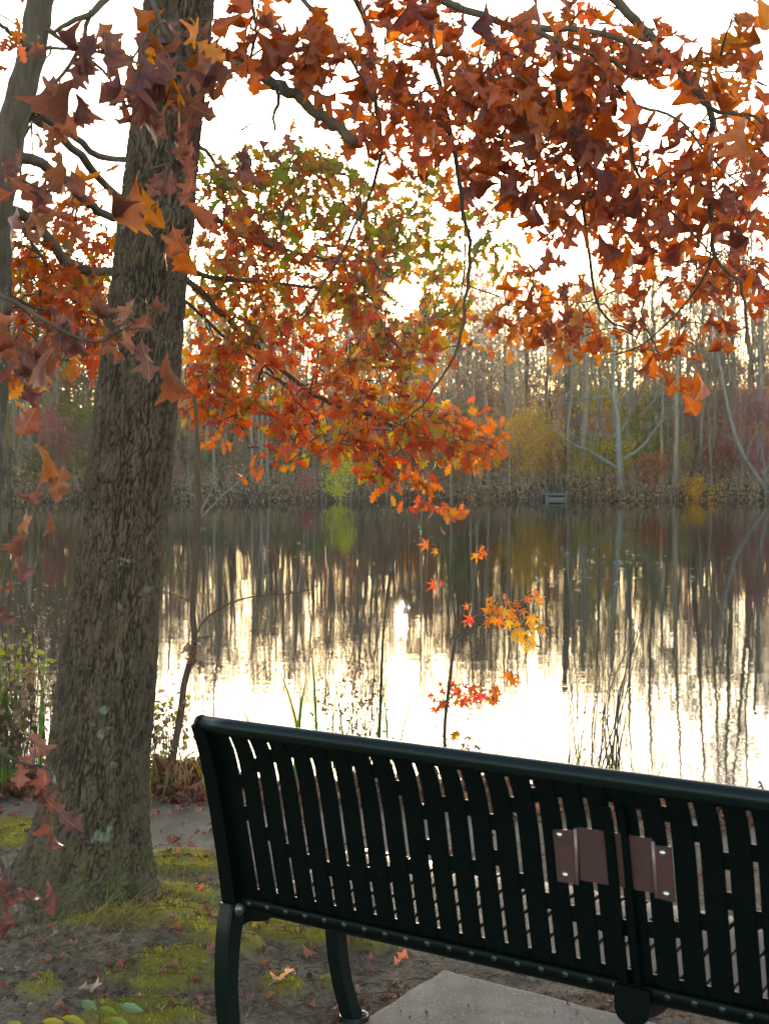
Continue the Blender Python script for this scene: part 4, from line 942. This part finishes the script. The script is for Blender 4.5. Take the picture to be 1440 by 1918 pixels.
# the pale spreading tree and other trees one can point to
def named_tree(px, lab, limbs, mat, d_add=1.0, trunk_r=.16):
    x, y = at_shore(px, d_add); bz = hz(x, y) - .1; o_ = np.array([x, y, bz]); o = empty('bare_tree', o_, lab, 'tree')
    for i_, (pts, r0, r1) in enumerate(limbs):
        P = spline([W(a_, b_, y + dy) for a_, b_, dy in pts], 18) - o_
        if i_ == 0: P[0, 2] = 0
        q = MB(); q.tube(P, np.linspace(r0, r1, 18) * (1 + .1 * (rng.random(18) - .5)), 8)
        if i_ > 0 or len(limbs) == 1:
            for k in range(9):
                a_ = int(rng.integers(5, 17)); e = rng.normal(size=3) * .7 + np.array([0, 0, .7]); e /= np.linalg.norm(e); l_ = .5 + .9 * rng.random()
                p1 = P[a_] + e * l_; q.tube([P[a_], (P[a_] + p1) / 2 + rng.normal(size=3) * .05, p1], [.02, .014, .006], 4, False)
                for _ in range(2):
                    e2 = e + rng.normal(size=3) * .6; p2 = P[a_] + e * l_ * .6; q.tube([p2, p2 + e2 * l_ * .5], [.01, .005], 3, False)
        q.build('trunk' if i_ == 0 else 'limb', mat, o)
named_tree(1162, 'pale grey spreading tree with long bare limbs at the far water edge', [
    ([(1162, 915, 0), (1158, 850, 0), (1156, 790, 0), (1150, 740, 0), (1148, 680, 0), (1150, 600, 0)], .19, .06), ([(1160, 880, 0), (1110, 850, -.5), (1070, 830, -.8), (1030, 800, -1)], .10, .03), ([(1162, 862, 0), (1200, 838, .4), (1230, 800, .5), (1250, 780, .6)], .08, .025),
    ([(1152, 750, 0), (1130, 715, .2), (1105, 690, .3), (1080, 640, .4)], .08, .03), ([(1150, 750, 0), (1175, 725, -.3), (1200, 700, -.4), (1245, 700, -.4)], .06, .02), ([(1160, 810, 0), (1178, 780, .3), (1175, 745, .4), (1190, 690, .4)], .06, .02), ([(1155, 745, 0), (1110, 745, .5), (1070, 755, .7), (1030, 757, .8)], .05, .015), ([(1158, 820, 0), (1120, 815, .5), (1070, 818, .7)], .045, .015), ([(1195, 780, .3), (1225, 750, 0), (1250, 715, 0)], .05, .02)], M['pale'])
named_tree(1430, 'pale straight trunk rising at the right edge of the far woods', [([(1436, 905, 0), (1422, 830, 0), (1424, 740, 0), (1422, 640, 0), (1420, 520, 0)], .15, .08)], M['pale'], 2.0)
named_tree(1428, 'grey trunk leaning left out over the right end of the far bank', [([(1436, 920, 0), (1390, 850, 0), (1366, 780, 0), (1350, 700, 0), (1340, 640, 0)], .13, .06)], M['pale'], 1.0)
named_tree(1254, 'thin pale sapling with forked top right of the spreading tree', [([(1256, 870, 0), (1250, 800, 0), (1246, 740, 0), (1243, 690, 0)], .09, .03), ([(1248, 775, 0), (1230, 745, 0), (1215, 720, 0)], .04, .015), ([(1248, 765, 0), (1270, 740, 0), (1290, 715, 0)], .04, .015)], M['pale'], 2.5)
named_tree(1278, 'slim straight pale trunk between the spreading tree and the right edge', [([(1280, 880, 0), (1276, 800, 0), (1272, 720, 0), (1268, 600, 0)], .08, .05)], M['pale'], 3.5)
named_tree(489, 'short white birch-like trunk on the far bank below the orange leaves', [([(488, 930, 0), (489, 880, 0), (492, 820, 0), (490, 740, 0)], .10, .06)], M['pale'], 1.2)
named_tree(1064, 'dark straight trunk just left of the spreading tree', [([(1066, 905, 0), (1064, 800, 0), (1062, 700, 0), (1060, 560, 0)], .22, .14)], M['far'], 4.0)
named_tree(1090, 'dark leaning trunk behind the low left limb of the spreading tree', [([(1088, 905, 0), (1092, 820, 0), (1098, 740, 0), (1094, 600, 0)], .2, .12)], M['far'], 5.0)

# little wooden dock on the far shore
x, y = at_shore(1037, -.6); dk = empty('wooden_dock', (x, y, WATER), 'small grey wooden dock at the foot of the far bank', 'dock', rz=.1)
pm = MB(); pm.box((0, 0, 0), (1.15, .17, .05)); pme = pm.mesh('plank', M['dock'], False)
for i_ in range(7): link('plank', pme, dk, (rng.normal() * .01, i_ * .19 - .6, .26 + rng.normal() * .006))
pm = MB(); pm.box((0, 0, 0), (1.12, .06, .12)); pme = pm.mesh('beam', M['dock'], False)
for y_ in (-.55, .5): link('beam', pme, dk, (0, y_, .07))
pm = MB(); pm.tube([(0, 0, -.6), (0, 0, .27)], .06, 8); pme = pm.mesh('post', M['dock'])
for sx, sy in ((-.46, -.6), (.46, -.6), (-.46, .5), (.46, .5)): link('post', pme, dk, (sx, sy, 0))

# leaves floating on the pond
L_ = []
for (px, py, rx, ry, cnt) in ((1150, 1050, 130, 40, 46), (1080, 1085, 90, 20, 20), (760, 1000, 300, 50, 24), (900, 1000, 400, 40, 26), (350, 1045, 60, 15, 6), (1250, 1160, 60, 60, 5), (330, 985, 60, 20, 6), (310, 1290, 20, 30, 6), (50, 1290, 30, 8, 5)):
    for _ in range(cnt):
        p_ = G(px + rng.normal() * rx * .6, max(955, py + rng.normal() * ry * .6), WATER + .006); L_.append((p_, basis(np.array([rng.normal(), rng.normal(), 0]), np.array([rng.normal() * .15, rng.normal() * .15, 1])), .07 + .07 * rng.random(), int(rng.integers(len(MID_SH))), jit((.34, .30, .22), .4)))
tag(link('floating_leaves', foliage_mesh('floating_leaves', MID_SH, L_, M['litter'])), 'pale fallen leaves floating on the pond', 'leaves', kind='stuff')

# ------------------------------------------------------------------ saplings and weeds on the near bank
def plant(name, base_px, d, lab, cat, grp=None):
    p_ = W(base_px[0], base_px[1], d); p_[2] = hz(p_[0], p_[1]) - .02
    return empty(name, p_, lab, cat, grp), p_
def stems(mb, o, paths, d):
    for pts, r0, r1 in paths:
        P = spline([W(a_, b_, d + (c_ if True else 0)) for a_, b_, c_ in pts], 18); mb.tube(P - o + (rng.random(P.shape) - .5) * r0 * .6, np.linspace(r0, r1, 18), 6)
def foot(o, p_): return [p_]
# 1 brown stem by the trunk with pale branchlets and a clump of dead leaves
d = 6.0; t, o_ = plant('sapling', (322, 1430), d, 'brown leafless sapling with a dead leaf clump, just right of the big trunk', 'sapling'); q = MB()
stems(q, o_, [([(322, 1440, 0), (338, 1330, 0), (352, 1255, 0), (364, 1200, 0), (362, 1130, 0), (368, 1040, 0), (374, 960, 0), (371, 880, 0), (369, 820, 0), (366, 740, 0)], .0175, .009),
    ([(364, 1195, 0), (385, 1160, 0), (430, 1130, -.1), (490, 1115, -.2), (560, 1110, -.2), (600, 1095, -.2)], .005, .0015), ([(362, 1130, 0), (330, 1115, 0), (300, 1105, .1)], .003, .001), ([(370, 1195, 0), (410, 1190, 0), (450, 1180, 0)], .003, .001)], d); q.build('stem', M['sapling'], t)
q = MB(); stems(q, o_, [([(374, 965, 0), (395, 920, 0), (410, 895, 0), (400, 870, 0)], .005, .002), ([(376, 970, 0), (420, 925, 0), (450, 900, 0), (462, 870, 0)], .005, .002), ([(373, 945, 0), (357, 915, 0), (353, 880, 0)], .004, .0015), ([(410, 895, 0), (430, 880, 0)], .002, .001)], d); q.build('branch', M['pale'], t)
for i_ in range(16): 
    p_ = W(368 + rng.normal() * 12, 1212 + rng.normal() * 14, d - .05); leaf_obj(LEAF_ME[int(rng.integers(10))], (p_, basis(rng.normal(size=3) + np.array([0, 0, -.8]), rng.normal(size=3)), .05 + .03 * rng.random(), 0, jit((.12, .075, .05), .3)), t)
# 2 thin dark stem left of the sweetgum
d = 6.2; t, o_ = plant('sapling', (708, 1400), d, 'thin dark stem without leaves standing left of the sweetgum sapling', 'sapling'); q = MB()
stems(q, o_, [([(706, 1440, 0), (710, 1380, 0), (713, 1300, 0), (716, 1220, 0), (722, 1140, 0), (730, 1080, 0), (748, 1030, 0), (780, 985, 0)], .009, .002), ([(722, 1140, 0), (735, 1070, 0), (745, 1010, 0), (760, 970, .1)], .003, .001), ([(716, 1240, 0), (760, 1225, 0), (800, 1215, 0)], .002, .001), ([(730, 1080, 0), (728, 1040, 0), (735, 1000, 0)], .003, .001)], d); q.build('stem', M['twig'], t)
# 3 sweetgum sapling
d = 5.9; t, o_ = plant('sweetgum_sapling', (838, 1410), d, 'sweetgum sapling with star shaped orange and yellow leaves against the pond', 'sapling'); q = MB()
stems(q, o_, [([(836, 1450, 0), (832, 1370, 0), (840, 1290, 0), (848, 1220, 0), (852, 1170, 0), (846, 1110, 0), (842, 1060, 0), (842, 1000, 0)], .009, .0035), ([(850, 1200, 0), (880, 1185, 0), (910, 1165, 0), (950, 1140, 0), (1000, 1140, 0)], .003, .001), ([(840, 1300, 0), (870, 1300, 0), (900, 1300, 0), (935, 1320, 0)], .0025, .001), ([(840, 1290, 0), (820, 1295, 0), (805, 1310, 0)], .002, .001), ([(848, 1110, 0), (880, 1060, 0), (905, 1035, 0)], .002, .001), ([(842, 1000, 0), (820, 1020, 0)], .0015, .001), ([(850, 1210, 0), (900, 1240, 0), (965, 1270, 0)], .002, .001)], d); q.build('stem', M['twig'], t)
SY, SO, SR = [(.50, .28, .02), (.46, .20, .02)], [(.46, .15, .018), (.44, .10, .018)], [(.46, .10, .06), (.42, .06, .06), (.44, .14, .05)]
gtw = MB(); gsk = np.concatenate([v_[:-2] for v_ in q.V])
for cx, cy, rx, ry, cnt, pl in ((945, 1125, 35, 24, 14, SO), (965, 1165, 40, 30, 14, SY), (985, 1185, 22, 22, 6, SY), (925, 1150, 24, 22, 7, SO), (880, 1300, 55, 22, 16, SO + SR), (840, 1310, 26, 24, 7, SR), (925, 1310, 18, 24, 5, SO), (962, 1265, 18, 10, 6, SO), (905, 1035, 14, 14, 5, SR + SO), (815, 1025, 10, 10, 2, SO), (820, 1085, 8, 10, 2, SR), (893, 1150, 14, 14, 3, SR), (805, 1300, 12, 10, 2, SR), (1000, 1115, 8, 14, 2, SO), (855, 1370, 16, 14, 4, SY)):
    for _ in range(cnt):
        p_ = W(cx + rx * (rng.random() * 2 - 1), cy + ry * (rng.random() * 2 - 1), d + (rng.random() - .5) * .25); dd = rng.normal(size=3) * np.array([1, .5, .5]) + np.array([0, 0, -.7])
        a_ = gsk[np.argmin(np.linalg.norm(gsk + o_ - p_, axis=1))]; b_ = p_ - o_; gtw.tube([a_, (a_ + b_) / 2 + np.array([0, 0, .012]), b_], [.0022, .0018, .0012], 4, False); gsk = np.vstack([gsk, a_ * .4 + b_ * .6])
        leaf_obj(STAR_ME[int(rng.integers(4))], (p_, basis(dd, rng.normal(size=3) * .5 + np.array([0, -1, .3])),   .04 + .036 * rng.random(), 0, jit(pl[rng.integers(len(pl))], .2)), t)
tag(gtw.build('twigs', M['twig'], t), kind='stuff')
# 4 reed like dry stems right
d = 6.3; t, o_ = plant('dry_stems', (1110, 1450), d, 'clump of tall thin dry stems rising behind the bench rail', 'weeds'); q = MB()
for i_ in range(26):
    bx = 1060 + 110 * rng.random(); tx = bx + rng.normal() * 30 + 40 * rng.random(); ty = 1170 + 220 * rng.random()
    stems(q, o_, [([(bx, 1455, 0), ((bx + tx) / 2 + rng.normal() * 6, (1450 + ty) / 2, 0), (tx + 6, ty, 0)], .0028, .001)], d + rng.random() * .4)
for tx, ty in ((1190, 1090), (1210, 1100), (1235, 1035), (1200, 1120), (1180, 1200), (1215, 1070)): stems(q, o_, [([(1120 + rng.random() * 50, 1455, 0), (1160 + rng.normal() * 8, 1300, 0), (tx - 10, ty + 80, 0), (tx, ty, 0)], .0035, .001)], d + rng.random() * .3)
q.build('stem', M['twig'], t)
for i_ in range(14):
    p_ = W(1070 + 90 * rng.random(), 1330 + 110 * rng.random(), d); leaf_obj(MLEAF_ME[int(rng.integers(6))], (p_, basis(rng.normal(size=3), rng.normal(size=3)), .02 + .025 * rng.random(), 0, jit((.18, .13, .05), .4)), t)

def blades(name, lab, cat, px, d, n_, h0, h1, wd, pal, sp=(.3, .1), lean=.25, grp=None):
    t, o_ = plant(name, px, d, lab, cat, grp); Vs = []; Qs = []; Cs = []; off = 0
    for i_ in range(n_):
        b_ = np.array([rng.normal() * sp[0], rng.normal() * sp[1], 0]); b_[2] = hz(o_[0] + b_[0], o_[1] + b_[1]) - o_[2] - .03
        h_ = h0 + (h1 - h0) * rng.random(); az = rng.random() * 6.283; dr = np.array([math.cos(az), math.sin(az), 0]) * lean * (.3 + rng.random()) * h_
        tt = np.linspace(0, 1, 7)[:, None]; P = b_ + np.array([0, 0, h_]) * tt * (1 - .12 * tt) + dr * tt ** 2
        sd_ = np.array([-math.sin(az + .6), math.cos(az + .6), 0]) * wd * (.7 + .6 * rng.random()); w_ = (1 - tt ** 2.2) + .02
        Vs.append(np.stack([P - sd_ * w_, P + np.array([math.cos(az), math.sin(az), 0]) * wd * .5 * w_, P + sd_ * w_], 1).reshape(-1, 3))
        if name == 'iris_plant':
            j = np.arange(6)[:, None] * 3; link('blade', mesh_np('blade', Vs.pop(), [np.concatenate([j + np.array([0, 1, 4, 3]), j + np.array([1, 2, 5, 4])])], M['blade'], True, np.tile(jit(pal[rng.integers(len(pal))], .25), (21, 1))), t); continue
        j = np.arange(6)[:, None] * 3; Qs.append(np.concatenate([j + np.array([0, 1, 4, 3]), j + np.array([1, 2, 5, 4])]) + off); off += 21
        Cs.append(np.tile(jit(pal[rng.integers(len(pal))], .25), (21, 1)))
    if not Vs: return t
    o = link('blades', mesh_np('blades', np.concatenate(Vs), [np.concatenate(Qs)], M['blade'], True, np.concatenate(Cs)), t); tag(o, kind='stuff'); return t
GB = [(.06, .13, .03), (.08, .16, .035), (.10, .14, .03)]; DRY = [(.24, .18, .09), (.30, .22, .11), (.18, .13, .07)]; GOLD = [(.26, .22, .04), (.20, .20, .04)]
blades('iris_plant', 'green sword shaped blades at the water edge behind the left end of the bench', 'plant', (560, 1430), 6.1, 13, .40, .74, .0095, GB + GB + GOLD[:1], (.22, .08), .22)
blades('iris_plant', 'tall green blades rising at the far left behind the trunk', 'plant', (25, 1440), 5.9, 16, .45, .80, .010, GB, (.10, .08), .15)
blades('grass_clump', 'yellowing grass clump at the bank behind the middle of the bench', 'grass', (930, 1470), 6.1, 60, .12, .34, .003, GB + GOLD, (.35, .08), .4)
blades('grass_clump', 'thin green grass clump at the bank behind the plaque', 'grass', (1130, 1490), 6.0, 70, .12, .32, .003, GB + GOLD, (.2, .08), .4)
blades('grass_clump', 'sparse curved grass blades at the bank near the right edge', 'grass', (1250, 1480), 6.0, 14, .12, .26, .004, GB, (.3, .06), .8)
blades('grass_clump', 'dry straw grass between the trunk and the bench end', 'grass', (320, 1440), 5.9, 120, .08, .34, .0025, DRY + GOLD, (.14, .1), .5)
blades('grass_tuft', 'yellow-green grass tuft hanging over the root right of the trunk base', 'grass', (335, 1675), 4.15, 260, .06, .16, .0012, GOLD + GB[:1] + DRY[:1], (.09, .05), 1.4)
blades('grass_tuft', 'withered straw grass tuft below the trunk on the mossy mound', 'grass', (222, 1700), 3.85, 220, .05, .15, .0012, DRY + GOLD[:1], (.055, .03), 1.5)
# weedy tangle left of the trunk
def weed(px, d, lab, n_, spread, top, pal, leafs, ls, grp=None):
    t, o_ = plant('weed', px, d, lab, 'weed', grp); q = MB(); L_ = []
    for i_ in range(n_):
        a_ = px[0] + rng.normal() * spread; b_ = a_ + rng.normal() * spread * .9; ty = top + (px[1] - top) * .6 * rng.random(); dd = rng.random() * .3
        P = spline([W(a_, px[1] + 10, d + dd), W((a_ + b_) / 2 + rng.normal() * 8, (px[1] + ty) / 2, d + dd), W(b_, ty, d + dd)], 10); q.tube(P - o_, np.linspace(.0026, .001, 10), 4, False)
        for _ in range(4):
            j = int(rng.integers(3, 9)); e = rng.normal(size=3) * .07 + np.array([0, 0, .06]); q.tube([P[j] - o_, P[j] - o_ + e], [.0014, .0007], 3, False)
            for _ in range(leafs): L_.append((P[j] - o_ + e * rng.random() + rng.normal(size=3) * .012, basis(rng.normal(size=3), rng.normal(size=3)), ls * (.6 + .8 * rng.random()), 0, jit(pal[rng.integers(len(pal))], .3)))
    q.build('stem', M['sapling'], t); tag(link('foliage', foliage_mesh('foliage', FAR_SH, L_, M['blade']), t), kind='stuff')
YG = [(.28, .28, .03), (.20, .24, .03), (.32, .28, .04)]; BR = [(.22, .14, .08), (.30, .21, .13), (.16, .10, .06)]
weed((45, 1400), 6.0, 'yellow-green leafy weed at the far left beside the big trunk', 14, 30, 1110, YG, 2, .045)
weed((80, 1420), 6.3, 'tall dry brown weed stalks left of the big trunk', 44, 36, 1000, BR, 3, .016)
weed((20, 1430), 5.6, 'russet dry weed low at the left edge', 30, 26, 1230, BR, 4, .035)
weed((660, 1430), 6.3, 'dark dry weed stalks at the bank left of the thin dark stem', 22, 24, 1190, BR, 3, .022)
weed((310, 1440), 6.0, 'dry leafy weed at the bank between trunk and bench end', 18, 18, 1290, BR + YG[:1], 3, .03)
weed((870, 1470), 6.2, 'sparse dry weed at the foot of the sweetgum sapling', 12, 50, 1380, BR + YG[:1], 3, .022)

# ------------------------------------------------------------------ ground litter, moss blades, twigs
L_ = []
def litter(x, y, s, c_, lift=.0):
    z = float(height_m(np.array([x]), np.array([y]))[0]) + .004 + lift
    L_.append((np.array([x, y, z]), basis(np.array([rng.normal(), rng.normal(), rng.normal() * .25]), np.array([rng.normal() * .35, rng.normal() * .35, 1])), s, int(rng.integers(len(NEAR_SH))), jit(c_, .35)))
LC = [(.20, .075, .045), (.26, .11, .06), (.16, .065, .04), (.30, .16, .09), (.22, .09, .06)]
for i_ in range(1500):
    x = -2.6 + 4.6 * rng.random(); y = float(shore_near(np.array(x))) - .25 + rng.normal() * .16; litter(x, y, .05 + .06 * rng.random(), LC[rng.integers(5)], .02 * rng.random())
for i_ in range(220):
    p_ = G(330 + rng.normal() * 34, 1452 + rng.normal() * 14, .0); litter(p_[0], p_[1], .06 + .06 * rng.random(), LC[rng.integers(5)], .05 * rng.random())
for i_ in range(420):
    litter(-1.9 + 3.6 * rng.random(), 4.6 + 1.3 * rng.random(), .02 + .04 * rng.random(), LC[rng.integers(5)])
for i_ in range(160):
    p_ = G(400 * rng.random() + 300, 1560 + 120 * rng.random(), 0); litter(p_[0], p_[1], .012 + .03 * rng.random(), LC[rng.integers(5)])
for i_ in range(1700):
    p_ = G(-10 + 900 * rng.random(), 1600 + 320 * rng.random(), 0); litter(p_[0], p_[1], .005 + .022 * rng.random() ** 2, [(.14, .10, .07), (.22, .17, .12), (.10, .07, .05)][rng.integers(3)])
for i_ in range(170):
    p_ = G(-10 + 760 * rng.random(), 1720 + 200 * rng.random(), 0); litter(p_[0], p_[1], .025 + .03 * rng.random(), LC[rng.integers(5)])
for i_ in range(150):
    p_ = G(720 + 600 * rng.random(), 1840 + 78 * rng.random(), 0); litter(p_[0], p_[1], .006 + .018 * rng.random() ** 2, LC[rng.integers(5)], .016)
for i_ in range(180):
    p_ = G(1000 + 340 * rng.random(), 1850 + 60 * rng.random(), 0); litter(p_[0], p_[1], .008 + .02 * rng.random(), LC[rng.integers(5)])
tag(link('leaf_litter', foliage_mesh('leaf_litter', NEAR_SH, L_, M['litter'])), 'reddish brown fallen leaves littering the bank and the earth', 'leaf litter', kind='stuff')
q = MB()
for i_ in range(1700):
    p_ = G(-40 + 1300 * rng.random(), 1560 + 360 * rng.random() ** .7, 0); a_ = rng.random() * 6.28; l_ = .015 + .07 * rng.random() ** 3; e = np.array([math.cos(a_), math.sin(a_), 0]) * l_; z = float(height_m(np.array([p_[0]]), np.array([p_[1]]))[0]) + .003
    P = np.array([[p_[0], p_[1], z], [p_[0], p_[1], z + .004] + e * .5 + rng.normal(size=3) * .1 * l_ * np.array([1, 1, .2]), [p_[0], p_[1], z] + e]); q.tube(P, [.0014, .0012, .0007], 4, False)
tag(q.build('twig_litter', M['sapling']), 'thin broken twigs scattered on the earth', 'twigs', kind='stuff')
# moss shoots
cnt = 240000
mx_ = -1.9 + 3.2 * rng.random(cnt); my_ = 2.0 + 3.9 * rng.random(cnt) ** 1.25
mm = moss(mx_, my_); keep = rng.random(cnt) < mm * .9
keep &= np.abs(mx_ / my_) < .30
mx_, my_ = mx_[keep], my_[keep]; k = len(mx_); mz = height_m(mx_, my_)
hh = (.0035 + .0075 * rng.random(k)) * (.6 + .6 * noise3(mx_ * 12, my_ * 12, 0, 5)); az = rng.random(k) * 6.283; ln = hh * (.3 + .9 * rng.random(k)); az2 = rng.random(k) * 6.283; wd = .0010 + .0010 * rng.random(k)
B0 = np.stack([mx_, my_, mz - .003], -1); sd_ = np.stack([np.cos(az2) * wd, np.sin(az2) * wd, 0 * wd], -1); tip = B0 + np.stack([np.cos(az) * ln, np.sin(az) * ln, hh + .003], -1)
V = np.stack([B0 - sd_, B0 + sd_, tip], 1).reshape(-1, 3); T = np.arange(3 * k).reshape(-1, 3)
tone = fbm(mx_ * 5, my_ * 5, 0, 55)[:, None] + .3 * (rng.random((k, 1)) - .5)
mc = np.clip((1 - tone) * np.array([.20, .18, .02]) + tone * np.array([.56, .43, .06]), .01, .7)
tag(link('moss', mesh_np('moss', V, [T], M['blade'], False, np.repeat(mc, 3, 0))), 'low golden green moss carpeting the earth around the oak', 'moss', kind='stuff')

def ground_leaf(px, py, size, me, c_, lab, az, pit=.1, z=.012):
    p_ = G(px, py, 0.0)
    for _ in range(8): p_ = G(px, py, hz(p_[0], p_[1]) + .026 * float(moss(np.array([p_[0]]), np.array([p_[1]]))[0]) + z)
    o = link('fallen_leaf', me, None, p_); o.scale = (size,) * 3; o.rotation_euler = (pit, -pit, az); o.color = (*c_, 1); tag(o, lab, 'leaf')
ground_leaf(140, 1850, .085, LEAF_ME[5], (.42, .31, .21), 'pale tan lobed leaf lying on dark earth below the oak root', -.35)
ground_leaf(485, 1845, .11, LEAF_ME[8], (.38, .22, .13), 'tan curled oak leaf on moss under the bench between its legs', -.15)
ground_leaf(730, 1808, .075, LEAF_ME[3], (.28, .11, .07), 'red-brown curled leaf on earth beside the concrete pad corner', .1)
ground_leaf(368, 1672, .035, LEAF_ME[2], (.30, .10, .05), 'tiny rust leaf perched on the grass tuft by the bench upright', .5, .5, .06)
ground_leaf(1025, 1828, .05, LEAF_ME[0], (.15, .05, .035), 'dark red leaf half hidden under the bench seat', .2)
ground_leaf(320, 1600, .05, LEAF_ME[1], (.24, .09, .07), 'dark red leaf on the bright moss strip right of the trunk', .9)
# low seedling with oval green leaves in the bottom left corner
pt = G(185, 1925, .02); sd2 = empty('seedling', pt, 'seedling with oval green and yellow leaves in the bottom left corner', 'plant')
OV = [(0, .005), (.12, .02), (.25, .14), (.4, .21), (.55, .22), (.7, .18), (.85, .09), (1, 0)]
OVME = shape_meshes('leaf', [leaf_shape(OV, .4, .25, .1, .05, 91), leaf_shape(OV, -.3, .3, -.2, .05, 92)], M['mleaf'])
for i_, (px, py, s, az, c_) in enumerate(((150, 1872, .075, -.7, (.17, .27, .12)), (180, 1885, .07, -.35, (.20, .24, .03)), (220, 1880, .075, -.3, (.17, .26, .13)), (110, 1905, .07, .1, (.32, .27, .03)), (75, 1912, .06, .2, (.34, .26, .04)), (10, 1915, .05, .2, (.25, .22, .05)), (200, 1905, .07, -.4, (.16, .2, .03)))):
    p_ = G(px, py, .05); leaf_obj(OVME[i_ % 2], (p_, basis(np.array([math.cos(az), math.sin(az), -.25]), np.array([0, -.7, 1.])), s, 0, np.array(c_)), sd2)
q = MB(); q.tube(np.array([[0, 0, -.03], [0, .02, .03], [-.02, .06, .05]]), .0015, 5); q.build('stem', M['sapling'], sd2)

# ------------------------------------------------------------------ thin evening haze
hm = bpy.data.materials.new('haze'); hm.use_nodes = True; hn = hm.node_tree.nodes
hn.remove(hn['Principled BSDF']); pv = hn.new('ShaderNodeVolumePrincipled')
pv.inputs['Color'].default_value = (.92, .90, .88, 1); pv.inputs['Density'].default_value = .00032; pv.inputs['Anisotropy'].default_value = .92
hm.node_tree.links.new(pv.outputs[0], hn['Material Output'].inputs['Volume'])
q = MB(); q.box((0, 145, 13), (700, 460, 34)); tag(q.build('haze', hm, smooth=False), 'thin pale evening haze over the pond', 'haze', kind='stuff')

# ------------------------------------------------------------------ the low sun itself, far outside the haze
sm = bpy.data.materials.new('sun_glow'); sm.use_nodes = True; sn = sm.node_tree.nodes; sn.remove(sn['Principled BSDF'])
em = sn.new('ShaderNodeEmission'); em.inputs[0].default_value = (1, .86, .62, 1); em.inputs[1].default_value = 60
sm.node_tree.links.new(em.outputs[0], sn['Material Output'].inputs['Surface'])
q = MB(); nn = 24; VV = []
for i_ in range(1, 12):
    for k in range(nn): VV.append((math.sin(math.pi * i_ / 12) * math.cos(2 * math.pi * k / nn), math.sin(math.pi * i_ / 12) * math.sin(2 * math.pi * k / nn), math.cos(math.pi * i_ / 12)))
VV += [(0, 0, 1), (0, 0, -1)]
q.add(np.array(VV) * 7.0, [[i_ * nn + k, i_ * nn + (k + 1) % nn, (i_ + 1) * nn + (k + 1) % nn, (i_ + 1) * nn + k] for i_ in range(10) for k in range(nn)], [[11 * nn, (k + 1) % nn, k] for k in range(nn)] + [[11 * nn + 1, 10 * nn + k, 10 * nn + (k + 1) % nn] for k in range(nn)])
tag(q.build('sun_disc', sm, loc=Vector((0, 0, EYE)) + dirv * 1600), kind='structure')
